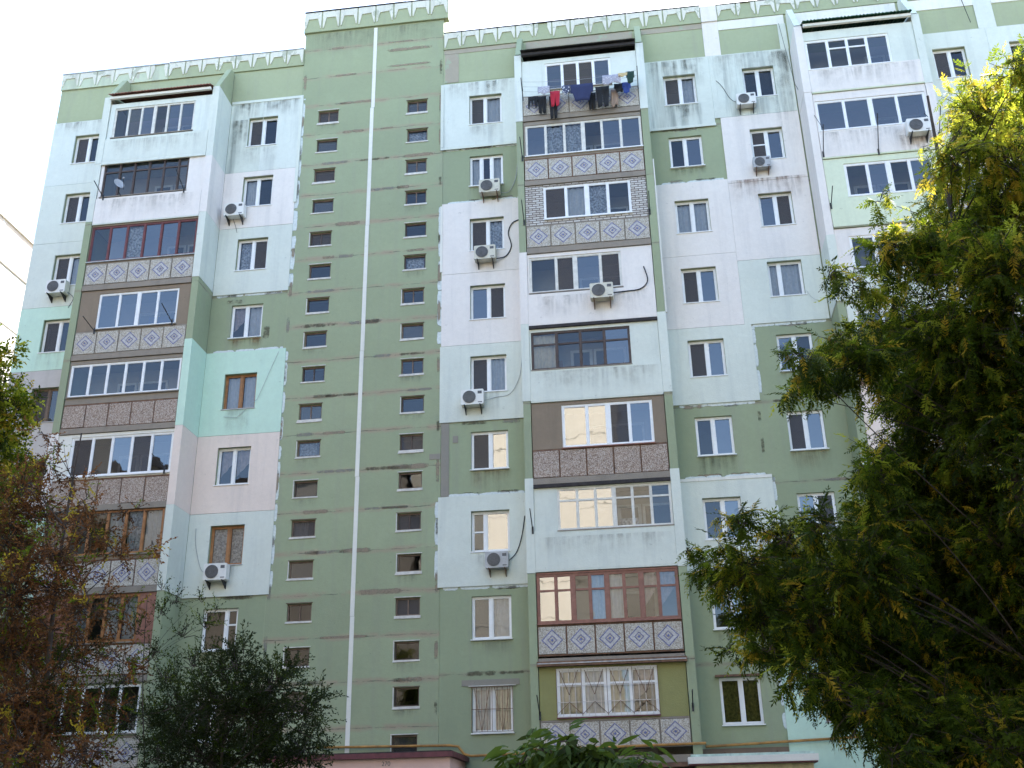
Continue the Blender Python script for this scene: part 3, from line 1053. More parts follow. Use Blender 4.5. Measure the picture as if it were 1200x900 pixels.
# stair windows: small, brown framed
for i, (s, x, z, w) in enumerate(STAIR):
    fb = MB()
    fm = random.choice((BR, BR, "dark brown frame", "dark brown frame"))
    e = .045
    y0, y1 = .06, .13
    x1, z1 = x + w, z + .57
    fb.box(x, x + e, y0, y1, z, z1, fm); fb.box(x1 - e, x1, y0, y1, z, z1, fm)
    fb.box(x + e, x1 - e, y0, y1, z, z + e, fm); fb.box(x + e, x1 - e, y0, y1, z1 - e, z1, BR)
    if random.random() < .18:
        fb.box(x + w * .5 - .02, x + w * .5 + .02, y0 + .005, y1 - .005, z + e, z1 - e, fm)
    wo = fb.build("stair_window", BLD)
    gb = MB()
    gm = random.choice(("window glass", "dusty glass", "dusty glass", "window glass", "insect screen"))
    t = random.uniform(-.01, .01)
    gb.poly([(x + e, y0 + .03 + t, z + e), (x1 - e, y0 + .03 - t, z + e), (x1 - e, y0 + .03 - t, z1 - e), (x + e, y0 + .03 + t, z1 - e)], gm)
    gb.build("glass", wo).matrix_parent_inverse = Matrix.Identity(4)
    if random.random() < .18:
        cb = MB(); curtain(cb, x + e, x + w * random.uniform(.5, .95), z + .02, z1 - .03, .22, random.choice(("curtain white", "curtain rose", "curtain lace")), .02)
        cb.build("curtain", wo).matrix_parent_inverse = Matrix.Identity(4)
    sb = MB()
    h = random.uniform(.05, .11)
    jx = random.uniform(0, .05)
    sb.prism([(x - .04 - jx, z - h - random.uniform(-.01, .02)), (x1 + .03, z - h), (x1 + .03, z - .003), (x - .03, z - .003)], 'y', -.04, y0 - .002, "plaster sill")
    if random.random() < .35:
        jb = MB(); jb.box(x - .035, x - .003, -.03, .0, z, z1 + .01, "plaster sill")
        jb.build("plaster_jamb", wo).matrix_parent_inverse = Matrix.Identity(4)
    lb = MB()
    lb.box(x - .035, x1 + .03, -.045, -.013, z1 + .012, z1 + .035, "old brown frame" if random.random() < .6 else "plaster sill")
    lb.build("lintel", wo).matrix_parent_inverse = Matrix.Identity(4)
    sb.build("sill", wo).matrix_parent_inverse = Matrix.Identity(4)

# ------------------------------------------------------------------ balcony bays
YB = -1.30


def fin(x0, x1, zones, name="fin_wall"):
    b = MB()
    for (z0, z1, m, t) in zones:
        b.box(x0 - t, x1 + t, YB - .02 - t, -.056, z0 + .003, z1 - .003, m)
    return b.build(name, BLD)


AQ, GR, WP, TQ, PK, LV, PL, CB = ("pale aqua paint", "green paint", "white insulation paint", "turquoise paint", "dusty pink paint",
                                  "lavender grey paint", "pale lime paint", "cold blue paint")
fin(-20.02, -19.76, [(22.2, 25.35, AQ, .01), (19.6, 22.2, AQ, 0), (11.1, 19.6, GR, 0), (8.2, 11.1, WP, .02), (5.4, 8.2, TQ, .01), (GZ, 5.4, GR, 0)])
fin(-15.54, -15.29, [(22.1, 25.35, AQ, .01), (19.6, 22.1, WP, .012), (16.85, 19.6, AQ, .01), (14.36, 16.85, GR, 0), (11.1, 14.36, TQ, .015),
                     (8.3, 11.1, PK, .012), (5.45, 8.3, AQ, .012), (GZ, 5.45, GR, 0)])
fin(-3.62, -3.38, [(22.25, 25.30, CB, .012), (16.7, 22.25, GR, 0), (13.92, 16.7, WP, .015), (11.1, 13.92, AQ, .015), (8.45, 11.1, GR, 0),
                   (5.4, 8.45, AQ, .015), (GZ, 5.4, GR, 0)])
fin(.96, 1.22, [(22.3, 25.30, CB, .012), (14.0, 22.3, GR, 0), (11.1, 14.0, AQ, .015), (8.5, 11.1, GR, 0), (5.4, 8.5, AQ, .015), (GZ, 5.4, GR, 0)])
b = MB(); b.box(1.235, 1.275, -1.30, -1.20, 14.0, 20.1, "white trim paint"); b.build("panel_edging", BLD)
fin(6.78, 7.04, [(22.3, 25.3, WP, .01), (16.4, 22.3, WP, 0), (13.9, 16.4, AQ, .012), (8.4, 13.9, GR, 0), (5.4, 8.4, AQ, .01), (GZ, 5.4, TQ, 0)])
fin(10.96, 11.22, [(22.2, 25.3, AQ, .01), (16.4, 22.2, WP, 0), (11.1, 16.4, AQ, .012), (GZ, 11.1, GR, 0)])
# sloping gussets where the fins meet the attic
for (x0, x1, m) in ((-20.0, -19.78, "attic green paint"), (-15.52, -15.31, "attic green paint"), (-3.6, -3.4, "green paint"),
                    (.98, 1.2, "attic green paint"), (6.8, 7.02, "pale aqua paint"), (10.98, 11.2, "pale aqua paint")):
    b = MB()
    b.prism([(-1.30, 25.37), (-.34, 26.98), (-.066, 26.98), (-.066, 25.37)], 'x', x0, x1, m)
    b.build("fin_gusset", BLD)


def diamond_panel(x0, x1, z0, z1, y, tile, parent):
    p = MB()
    m = "tile pebble" if tile else "pebble dash"
    p.box(x0, x1, y, y + .07, z0, z1, m)
    if tile:
        cx, cz = (x0 + x1) / 2, (z0 + z1) / 2
        k = (x1 - x0) * .40
        hz = min((z1 - z0) * .42, k)

        def ring(a, w, yy, mm):
            # a diamond outline out of four strips
            o = [(cx, cz + hz * a), (cx + k * a, cz), (cx, cz - hz * a), (cx - k * a, cz)]
            i = [(cx, cz + hz * (a - w)), (cx + k * (a - w), cz), (cx, cz - hz * (a - w)), (cx - k * (a - w), cz)]
            for t in range(4):
                u = (t + 1) % 4
                p.poly([(o[t][0], yy, o[t][1]), (i[t][0], yy, i[t][1]), (i[u][0], yy, i[u][1]), (o[u][0], yy, o[u][1])], mm)
        ring(1.0, .12, y - .004, "blue tile line")
        ring(.83, .30, y - .004, "white tile")
        ring(.46, .11, y - .005, "blue tile line")
        a = .15
        p.poly([(cx, y - .005, cz + hz * a), (cx - k * a, y - .005, cz), (cx, y - .005, cz - hz * a), (cx + k * a, y - .005, cz)], "blue tile line")
    o = p.build("railing_panel")
    child(o, parent)
    return o


def glazing(parent, x0, x1, z0, z1, kinds, frame, y, widths=None, transom=None, heavy=(), full_transom=True, thin=.045, tcols=None):
    """a row of framed lights; transom = fraction of height; heavy = indices of thick mullions"""
    n = len(kinds)
    e = thin + .015
    widths = widths or [1] * n
    tot = sum(widths)
    ed = [x0 + e]
    for w in widths:
        ed.append(ed[-1] + (x1 - x0 - 2 * e) * w / tot)
    f = MB()
    ya, yb = y, y + .06
    f.box(x0, x0 + e, ya, yb, z0, z1, frame); f.box(x1 - e, x1, ya, yb, z0, z1, frame)
    f.box(x0 + e, x1 - e, ya, yb, z0, z0 + e, frame); f.box(x0 + e, x1 - e, ya, yb, z1 - e, z1, frame)
    g = MB()
    c = MB()
    for i in range(1, n):
        hw = thin * (1.25 if i in heavy else .62)
        f.box(ed[i] - hw, ed[i] + hw, ya - .006, yb - .006, z0 + e, z1 - e, frame)
    for i, k in enumerate(kinds):
        hl = (thin * (1.25 if i in heavy else .62)) if i else 0
        hr = (thin * (1.25 if (i + 1) in heavy else .62)) if i < n - 1 else 0
        a, d = ed[i] + hl, ed[i + 1] - hr
        s = .02
        b0, b1 = z0 + e, z1 - e
        f.box(a, a + s, ya + .01, yb - .012, b0, b1, frame); f.box(d - s, d, ya + .01, yb - .012, b0, b1, frame)
        f.box(a + s, d - s, ya + .01, yb - .012, b0, b0 + s, frame); f.box(a + s, d - s, ya + .01, yb - .012, b1 - s, b1, frame)
        if transom and (tcols is None or i in tcols):
            tz = b0 + (b1 - b0) * transom
            f.box(a + s, d - s, ya + .004, yb - .014, tz - .03, tz + .03, frame)
        gm = {'s': "insect screen", 'd': "dusty glass", 'm': "mirror glass", 'k': "coated glass"}.get(k, "window glass")
        if k != '-':
            t = random.uniform(-.009, .009); tv = random.uniform(-.006, .006)
            g.poly([(a + s, ya + .03 + t, b0 + s), (d - s, ya + .03 - t, b0 + s), (d - s, ya + .03 - t + tv, b1 - s), (a + s, ya + .03 + t + tv, b1 - s)], gm)
        if k in CUR:
            curtain(c, a + .01, d - .01, b0 - .02, b1, y + .14, CUR[k], full=(k != 'r'))
    o = f.build("glazing_frame"); child(o, parent)
    child(g.build("glass"), parent)
    if c.f:
        child(c.build("curtain"), parent)


def balcony(X0, X1, f, rail, glz, infill, slab="raw concrete", sill="raw concrete", parapet_mat=None, header=None, zr=None, zs=None, label=None, lip=None):
    """f: storey; rail: 'tile' | 'pebble' | 'solid'; glz: dict for glazing(); zr: (bottom, top) of the railing"""
    zb = (f - 1) * FH
    r0, r1 = zr or (zb + .09, zb + .93)
    top = zb + FH - .19
    s = MB()
    s.box(X0, X1, YB - .03, -.06, zb - .17, zb + .03, slab)
    root = s.build("balcony", BLD)
    if label:
        root['label'] = label
    root_inv = Matrix.Identity(4)
    y = YB
    if rail == 'solid':
        p = MB()
        p.box(X0, X1, y - .035, y + .10, zb - .12 if lip is None else lip, r1, parapet_mat)
        child(p.build("parapet_panel"), root)
    else:
        n = 5
        fr = MB()
        w = (X1 - X0) / n
        fm = "rust iron" if rail == 'pebble' or f in (2, 8, 3) else "raw concrete"
        fr.box(X0, X1, y + .02, y + .06, r1 - .004, r1 + .045, fm)
        fr.box(X0, X1, y + .02, y + .06, r0 - .05, r0 - .004, fm)
        for i in range(n + 1):
            xx = min(max(X0 + i * w, X0 + .02), X1 - .02)
            fr.box(xx - .02, xx + .02, y + .025, y + .055, r0 - .004, r1 - .004, fm)
        child(fr.build("railing_frame"), root)
        for i in range(n):
            g = .024
            diamond_panel(X0 + i * w + g, X0 + (i + 1) * w - g, r0 + random.uniform(-.012, .012), r1 - .02, y + random.uniform(-.012, .004), rail == 'tile', root)
        bk = MB()
        bk.box(X0 + .02, X1 - .02, y + .10, y + .14, r0 - .03, r1 + .02, "brown render")
        child(bk.build("railing_backing"), root)
    gx0, gx1, gz0, gz1 = glz['rect']
    hz0 = r1 + .05 if rail != 'solid' else r1 + .003
    ih = MB()
    ih.sheet(X0 + .003, X1 - .003, hz0, top, [(gx0, gx1, gz0, gz1)], y + glz.get('dy', .02), y + .16, infill)
    child(ih.build("infill_wall"), root)
    sl = MB()
    sl.box(gx0 - .02, gx1 + .02, y - .05, y + .01, gz0 - .04, gz0 - .004, sill)
    child(sl.build("sill"), root)
    if header:
        hd = MB()
        hd.box(X0, X1, y - .06, y + .015, top - .10, top + .012, header)
        child(hd.build("header_flashing"), root)
    glazing(root, gx0, gx1, gz0, gz1, glz['kinds'], glz['frame'], y + glz.get('dy', .02) + .03, glz.get('widths'), glz.get('transom'),
            glz.get('heavy', ()), thin=glz.get('thin', .045), tcols=glz.get('tcols'))
    # the flat's own balcony door and window behind, on the pale rear wall
    d = MB()
    cx = X0 + (X1 - X0) * random.choice((.3, .4, .6))
    d.box(X0 + .01, X1 - .01, -.10, -.06, zb + .035, top, "back wall paint")
    d.box(cx, cx + .75, -.15, -.103, zb + .04, zb + 2.15, "aged white frame")
    d.box(cx + .1, cx + .65, -.157, -.151, zb + .3, zb + 2.05, "interior dark")
    d.box(cx + .80, cx + 1.9, -.15, -.103, zb + .85, zb + 2.15, "aged white frame")
    d.box(cx + .88, cx + 1.82, -.157, -.151, zb + .93, zb + 2.07, "interior dark")
    child(d.build("rear_wall"), root)
    if random.random() < .6 and rail != 'none':
        k = MB()
        kx = random.uniform(X0 + .3, X1 - 1.2)
        k.box(kx, kx + random.uniform(.4, .8), -.55, -.17, zb + .04, zb + random.uniform(1.2, 1.9), random.choice(("aged white frame", "orange wood frame", "curtain lace", "cloth blue")))
        child(k.build("balcony_cupboard"), root)
    return root


W_, AGED, DB, MR, RB = "white plastic", "aged white frame", "dark brown frame", "maroon frame", "red brown wood"
# first bay (left)
B1 = (-19.745, -15.555)
B1b = (-19.735, -15.56)
balcony(*B1b, 9, 'solid', dict(rect=(-19.54, -16.22, 23.38, 24.80), kinds='gdmgmm', frame=AGED, heavy=(3,), thin=.04), CB, parapet_mat=AQ,
        zr=(22.3, 23.3), slab=AQ, label="top left balcony with pale solid parapet")
balcony(*B1b, 8, 'solid', dict(rect=(-19.62, -16.20, 20.66, 22.22), kinds='gggggd', frame=DB, transom=.74, thin=.04, widths=(1, 1, 1, 1, 1, .6)), WP, parapet_mat=WP, zr=(19.5, 20.58), slab=AQ, header=AQ)
balcony(*B1b, 7, 'tile', dict(rect=(-19.72, -15.58, 17.84, 19.36), kinds='gmlmmg', frame=MR, thin=.05), "brown render", sill="zinc sheet")
balcony(*B1b, 6, 'tile', dict(rect=(-19.03, -15.99, 15.03, 16.47), kinds='mmmm', frame=W_, heavy=(2,)), "brown render")
balcony(*B1b, 5, 'pebble', dict(rect=(-19.70, -15.60, 12.42, 13.68), kinds='gggggg', frame=W_, thin=.05), "raw concrete", zr=(11.27, 12.10))
balcony(*B1b, 4, 'pebble', dict(rect=(-19.25, -15.58, 9.46, 10.90), kinds='sdmsm', frame=W_, thin=.05), "white trim paint", sill=W_, zr=(8.45, 9.33))
balcony(*B1b, 3, 'tile', dict(rect=(-18.9, -15.60, 6.72, 8.25), kinds='dmclc', frame=OW, thin=.055), "brown render", zr=(5.65, 6.52))
balcony(*B1b, 2, 'tile', dict(rect=(-18.4, -16.1, 3.88, 5.40), kinds='lgcc', frame=OW, thin=.055), "red brown wood", zr=(2.9, 3.80))
balcony(*B1b, 1, 'tile', dict(rect=(-19.52, -15.72, 1.12, 2.58), kinds='gggggg', frame=W_, thin=.05), GR, zr=(.12, 1.0))
# second bay (middle)
B2 = (-3.36, .94)
balcony(*B2, 9, 'tile', dict(rect=(-2.50, -.02, 23.58, 24.82), kinds='mssm', frame=W_, heavy=(), thin=.055), CB, label="top middle balcony with pale aqua infill")
balcony(*B2, 8, 'tile', dict(rect=(-3.30, .93, 20.70, 22.06), kinds='mllgmm', frame=AGED, heavy=(3,), thin=.045), "raw concrete", sill=W_)
balcony(*B2, 7, 'tile', dict(rect=(-2.72, .38, 17.98, 19.34), kinds='sclg', frame=W_, heavy=(2,), thin=.055), "white brick", sill=W_, label="balcony walled with white brick")
balcony(*B2, 6, 'solid', dict(rect=(-3.30, -.12, 15.08, 16.48), kinds='gsms', frame=AGED, heavy=(2,), thin=.05, widths=(1.2, .9, 1.2, .9)), WP, parapet_mat=WP, zr=(14, 15.02), slab=WP)
balcony(*B2, 5, 'solid', dict(rect=(-3.31, 0.0, 12.20, 13.60), kinds='yggm', frame=DB, transom=.68, thin=.045), AQ, parapet_mat=AQ, zr=(11.1, 12.16), slab=AQ, header="dark bitumen")
balcony(*B2, 4, 'pebble', dict(rect=(-2.38, .55, 9.42, 10.90), kinds='kksm', frame=W_, heavy=(2,), thin=.055, widths=(1.1, 1, 1, 1)), "brown render", sill=RB, zr=(8.46, 9.36))
balcony(*B2, 3, 'solid', dict(rect=(-2.63, .93, 6.71, 8.08), kinds='kkkggg', frame=AGED, transom=.72, heavy=(3,), thin=.04), AQ, parapet_mat=AQ, zr=(5.6, 6.69), slab=AQ, header="dark bitumen")
balcony(*B2, 2, 'tile', dict(rect=(-3.35, .92, 3.86, 5.36), kinds='kkgccgrr', frame=RB, transom=.68, heavy=(2, 4, 6), thin=.05), RB, sill=RB, zr=(2.95, 3.78))
r21 = balcony(*B2, 1, 'tile', dict(rect=(-2.85, .11, 1.14, 2.52), kinds='ycyr', frame=W_, transom=.70, heavy=(2,), thin=.06), "olive render", sill="maroon metal", zr=(.30, 1.02), label="lowest middle balcony with barred white glazing and olive walls")  # cream curtains stand in for the cream block's reflection in these panes
bb = MB()
for t in range(17):
    xx = -2.85 + 2.96 * t / 16
    bb.tube([(xx, YB - .05, 1.14), (xx, YB - .05, 2.52)], .010, "rust iron" if t % 4 == 0 else "bar white iron", 4)
for zz in (1.15, 1.55, 2.0, 2.5):
    bb.tube([(-2.85, YB - .062, zz), (.11, YB - .062, zz)], .010, "bar white iron", 4)
for q in range(4):
    xa = -2.85 + .74 * q
    bb.tube([(xa + .37, YB - .075, 1.55), (xa, YB - .075, 1.2)], .01, "rust iron", 4)
    bb.tube([(xa + .37, YB - .075, 1.55), (xa + .74, YB - .075, 1.2)], .01, "rust iron", 4)
    bb.tube([(xa + .37, YB - .075, 1.75), (xa + .1, YB - .075, 2.45)], .01, "rust iron", 4)
    bb.tube([(xa + .37, YB - .075, 1.75), (xa + .64, YB - .075, 2.45)], .01, "rust iron", 4)
child(bb.build("window_bars"), r21)
b = MB()
b.box(-3.40, 1.0, YB - .18, YB - .04, 2.58, 2.72, "rust iron")
b.box(-3.38, .97, YB - .20, YB - .185, 2.64, 2.67, "zinc sheet")
child(b.build("drip_board"), r21)
# third bay (right)
B3 = (7.055, 10.945)
balcony(*B3, 9, 'solid', dict(rect=(7.07, 10.05, 23.28, 24.62), kinds='gggm', frame=W_, thin=.055, transom=.70, tcols=(1, 2), widths=(1, .95, .95, 1)), AQ, parapet_mat=WP, zr=(22.15, 23.26), slab=PL, sill=W_)
balcony(*B3, 8, 'solid', dict(rect=(7.10, 10.88, 20.60, 21.90), kinds='mmmm', frame=W_, thin=.055, heavy=(2,)), WP, parapet_mat=WP, zr=(19.35, 20.57), slab=PL, sill=W_)
balcony(*B3, 7, 'solid', dict(rect=(7.72, 10.68, 17.84, 19.18), kinds='gmgm', frame=W_, thin=.06, heavy=(2,)), PL, parapet_mat=PL, zr=(16.8, 17.82), slab=GR, sill=W_)
balcony(*B3, 6, 'solid', dict(rect=(7.5, 10.6, 15.06, 16.3), kinds='gmgm', frame=W_, thin=.055), WP, parapet_mat=AQ, zr=(13.9, 15.0), slab=AQ)
balcony(*B3, 5, 'solid', dict(rect=(7.3, 10.6, 12.2, 13.5), kinds='gggg', frame=W_), AQ, parapet_mat=AQ, zr=(11.1, 12.1))
balcony(*B3, 4, 'solid', dict(rect=(8.0, 10.7, 9.6, 10.8), kinds='ggg', frame=W_, transom=.5), PK, parapet_mat=PK, zr=(8.4, 9.5), header="rust iron")
for f in (3, 2, 1):
    zb = (f - 1) * FH
    balcony(*B3, f, 'tile', dict(rect=(7.2, 10.8, zb + 1.1, zb + 2.5), kinds='gdgg', frame=W_), "brown render")


# roofs over the top balconies
def bay_roof(x0, x1, mat, wave, za=25.95, ze=25.28):
    b = MB()
    n = int((x1 - x0) / .06)
    k = b.mi(mat)
    base = len(b.v)
    for i in range(n + 1):
        x = x0 + (x1 - x0) * i / n
        dz = wave * math.sin(i * math.pi / 1.0 * .9)
        for (y, z) in ((-.07, za), (-1.62, ze), (-1.62, ze - .02), (-.07, za - .02)):
            b.v.append((x, y, z + dz))
    for i in range(n):
        a = base + 4 * i
        for (p, q) in ((0, 1), (1, 2), (2, 3), (3, 0)):
            b.f.append((a + p, a + q, a + 4 + q, a + 4 + p)); b.m.append(k)
    o = b.build("bay_roof", BLD)
    f = MB()
    f.box(x0 + .02, x1 - .02, -1.50, -1.40, ze - .16, ze - .05, "white trim paint" if mat != "dark bitumen" else "dark bitumen")
    child(f.build("fascia"), o)


bay_roof(-19.74, -15.56, "red brown sheet", .02)
bay_roof(-3.37, .95, "dark bitumen", .004, 25.9, 25.30)
bay_roof(7.06, 10.94, "dark green sheet", .025, 25.9, 25.28)
# wavy edge of bitumen hanging over the first bay, rooftop mast
mast = thing("rooftop_antenna", "thin dark mast with a small crossbar on the tower roof edge", "antenna", (-11.75, 1.0, 29.1))
b = MB(); b.tube([(0, 0, 0), (0, 0, 1.15)], .02, "black iron"); child(b.build("mast"), mast)
b = MB(); b.tube([(-.2, 0, .85), (.2, 0, .85)], .012, "black iron"); b.tube([(-.13, 0, 1.0), (.13, 0, 1.0)], .012, "black iron"); child(b.build("crossbar"), mast)
ven = thing("roof_ventilator", "low dark rounded ventilator cap on the stair tower roof", "ventilator", (-12.0, .8, 29.1))
b = MB(); b.tube([(0, 0, 0), (0, 0, .62)], .16, "dark bitumen", 10); child(b.build("vent_pipe"), ven)
b = MB(); b.tube([(0, 0, .62), (0, 0, .68), (0, 0, .76), (0, 0, .80)], .34, "zinc sheet", 12, .08); child(b.build("vent_cap"), ven)

# ------------------------------------------------------------------ things on the front of the block
AC_GROUP = "air conditioner units on the facade"


AC_ALL = []


def ac_unit(loc, label, w=.78, h=.55, cable=None, s=1.0, src=[None]):
    if src[0] is None:
        t = thing("air_conditioner", label, "air conditioner", loc, group=AC_GROUP)
        b = MB()
        hw = w / 2
        c = .03
        pr = [(-hw + c, 0), (hw - c, 0), (hw, c), (hw, h - c), (hw - c, h), (-hw + c, h), (-hw, h - c), (-hw, c)]
        b.prism(pr, 'y', -.30, 0, "ac plastic")
        b.box(hw - .20, hw - .06, -.306, -.301, h - .17, h - .07, "ac grille")
        b.box(hw - .19, hw - .05, -.306, -.301, .06, .09, "ac grille")
        child(b.build("casing"), t)
        g = MB()
        cx, cz, r = -.10, h / 2, .215
        pts = [(cx + r * math.cos(a * math.pi / 12), cz + r * math.sin(a * math.pi / 12)) for a in range(24)]
        g.prism(pts, 'y', -.312, -.3005, "ac dark fan")
        for rr in (.07, .12, .17, .215):
            ring = [(cx + rr * math.cos(a * math.pi / 10), -.318, cz + rr * math.sin(a * math.pi / 10)) for a in range(21)]
            g.tube(ring, .006 if rr < .2 else .012, "ac grille", 4, cap=False)
        for a in range(8):
            an = a * math.pi / 4 + .2
            g.tube([(cx, -.318, cz), (cx + r * math.cos(an), -.318, cz + r * math.sin(an))], .005, "ac grille", 4)
        child(g.build("fan_grille"), t)
        for x in (-hw + .12, hw - .12):
            k = MB()
            k.box(x - .015, x + .015, -.36, .10, -.034, -.004, "black iron")
            k.prism([(-.30, -.036), (.10, -.036), (.10, -.24), (.06, -.24)], 'x', x - .012, x + .012, "black iron")
            child(k.build("bracket"), t)
        src[0] = t
    else:
        p = src[0]
        t = p.copy()
        COL.objects.link(t)
        for ch in p.children:
            if ch.name.startswith("cable"):
                continue
            c = ch.copy(); COL.objects.link(c); c.parent = t
        t['label'] = label
        t.location = loc
    t.scale = (s, s, s)
    AC_ALL.append(t)
    if cable:
        k = MB()
        pts, rad, mat = cable
        # smooth the polyline
        P = [Vector(p) - Vector(loc) for p in pts]
        out = []
        for i in range(len(P) - 1):
            p0, p1, p2, p3 = P[max(i - 1, 0)], P[i], P[i + 1], P[min(i + 2, len(P) - 1)]
            for u in range(5):
                q = u / 5
                out.append(.5 * ((2 * p1) + (p2 - p0) * q + (2 * p0 - 5 * p1 + 4 * p2 - p3) * q * q + (3 * p1 - p0 - 3 * p2 + p3) * q ** 3))
        out.append(P[-1])
        k.tube([v / s for v in out], rad, mat, 5)
        child(k.build("cable"), t)
    return t


Y0 = -.13
ac_unit((-14.62, Y0, 19.92), "white air conditioner beside the eighth floor window right of the left balcony column",
        cable=([(-14.7, -.2, 19.9), (-14.62, -.07, 19.6), (-14.55, -.07, 19.35)], .008, "cable black"))
ac_unit((-21.38, Y0, 17.20), "white air conditioner under the window nearest the left edge of the block",
        cable=([(-21.0, -.2, 17.3), (-20.8, -.07, 17.1), (-20.95, -.07, 16.7)], .01, "cable black"))
ac_unit((-14.05, Y0, 5.92), "white air conditioner under an orange wooden window",
        cable=([(-14.4, -.2, 6.2), (-14.7, -.07, 6.4), (-14.95, -.07, 7.2), (-15.0, -.07, 7.8)], .012, "cable grey"))
ac_unit((-4.78, Y0, 19.93), "white air conditioner under the window with inner bars on green wall",
        cable=([(-4.4, -.2, 20.0), (-4.1, -.07, 20.1), (-3.85, -.07, 20.6), (-3.75, -.07, 21.3)], .012, "cable grey"))
ac_unit((-4.98, Y0, 17.12), "boxy air conditioner with thick black cable curving up to its right",
        cable=([(-4.6, -.2, 17.2), (-4.25, -.08, 17.35), (-4.05, -.08, 17.75), (-4.15, -.08, 18.3), (-4.0, -.08, 18.7), (-3.7, -.08, 18.85)], .022, "cable black"))
ac_unit((-5.46, Y0, 11.50), "white air conditioner on pale aqua panel with thin grey cable arcing right",
        cable=([(-5.1, -.2, 11.7), (-4.7, -.07, 11.85), (-4.2, -.07, 11.95), (-3.85, -.07, 12.6), (-3.75, -.07, 13.6)], .010, "cable grey"))
ac_unit((-4.70, Y0, 5.86), "grey air conditioner under a wide cream window on aqua panel",
        cable=([(-4.35, -.2, 6.1), (-4.1, -.08, 6.4), (-3.92, -.08, 6.9), (-3.8, -.08, 7.6)], .018, "cable black"), s=.95)
ac_unit((-.84, YB - .14, 14.50), "air conditioner on the solid white balcony front with black cable to its right",
        cable=([(-.5, YB - .2, 14.75), (-.1, YB - .06, 14.85), (.45, YB - .06, 14.9), (.72, YB - .06, 15.2), (.62, YB - .06, 15.75)], .022, "cable black"))
ac_unit((4.88, Y0, 22.76), "small white air conditioner with thin cable rising left at the top right windows",
        cable=([(4.6, -.2, 23.0), (4.35, -.07, 23.3), (4.1, -.07, 23.9), (3.9, -.07, 24.2)], .010, "cable black"), s=.9)
ac_unit((5.15, Y0, 19.98), "small grey air conditioner hung over the lower left of a white framed window", s=.8)
ac_unit((10.33, YB - .14, 19.92), "white air conditioner on the right end of a white balcony, near the yellow tree",
        cable=([(10.7, YB - .2, 20.2), (10.85, YB - .06, 20.6), (10.7, YB - .06, 20.9)], .012, "cable black"))

for i, mm in ((3, "ac cream"), (4, "ac cream"), (6, "ac grey"), (9, "ac grey"), (7, "ac cream")):
    for ch in AC_ALL[i].children:
        if ch.name.startswith("casing"):
            ch.material_slots[0].link = 'OBJECT'
            ch.material_slots[0].material = MATS[mm]
        elif ch.name.startswith("bracket") and i != 4:
            ch.material_slots[0].link = 'OBJECT'
            ch.material_slots[0].material = MATS["rust iron"]

# laundry rack on the top middle balcony
YL = YB - .62
rack = thing("laundry_rack", "thin iron laundry rack with strings across the top middle balcony", "laundry rack", (-1.2, YB - .05, 23.30))


def rk(p):
    return (p[0] + 1.2, p[1] - (YB - .05), p[2] - 23.30)


for x in (-3.33, .93):
    b = MB()
    b.tube([rk((x, YB - .05, 23.15)), rk((x, YL - .05, 23.72))], .017, "black iron", 5)
    b.tube([rk((x, YB - .05, 23.60)), rk((x, YL - .02, 23.68))], .010, "black iron", 5)
    child(b.build("arm"), rack)
LINES = []
for i in range(4):
    y = YB - .16 - .15 * i
    z = 23.24 + .105 * (i + .2)
    LINES.append((y, z))
    b = MB()
    pts = []
    for t in range(13):
        u = t / 12
        pts.append(rk((-3.33 + 4.26 * u, y, z - .16 * 4 * u * (1 - u))))
    b.tube(pts, .005, "cable grey", 4)
    child(b.build("string"), rack)


def line_z(i, x):
    u = (x + 3.33) / 4.26
    return LINES[i][1] - .16 * 4 * u * (1 - u)


def garment(kind, x, i, w, h, mat, label, name="shirt"):
    """a cloth hung over string i: two layers with folds; kind cuts the hem"""
    y = LINES[i][0]
    z = line_z(i, x)
    b = MB()
    n = 10
    k = b.mi(mat)
    ph = random.uniform(0, 6)

    def hem(u):
        if kind == 'trousers':
            return h if abs(u - .5) > .08 else h * .38
        if kind == 'shirt':
            return h * (.55 if u < .16 or u > .84 else 1.0)
        if kind == 'socks':
            return h * (1.0 if int(u * 6) % 2 == 0 else .35)
        return h * (1 - .10 * math.sin(u * 7 + ph))
    for side in (-1, 1):
        base = len(b.v)
        rows = 5
        for c in range(n + 1):
            u = c / n
            hh = hem(u) if side < 0 else min(hem(u) * .8, h * .55)
            for r in range(rows + 1):
                v = r / rows
                xx = x - w / 2 + w * u + .012 * math.sin(9 * v + ph) * v
                if kind == 'trousers':
                    xx = x - w / 2 + w * (.5 + (u - .5) * (1 - .25 * v))
                yy = y + side * (.012 + .03 * v) + .022 * math.sin(u * 11 + ph + 2 * v) * (.3 + v)
                b.v.append((xx, yy, z + .008 - hh * v))
        for c in range(n):
            for r in range(rows):
                a = base + c * (rows + 1) + r
                b.f.append((a, a + 1, a + rows + 2, a + rows + 1)); b.m.append(k)
    o = b.build(name, None, True)
    sm = o.modifiers.new("thickness", 'SOLIDIFY'); sm.thickness = .006
    ox = Vector((x, y, z))
    for v in o.data.vertices:
        v.co -= ox
    o.location = ox
    tag(o, label, "laundry", "laundry hanging on the top balcony rack")
    return o


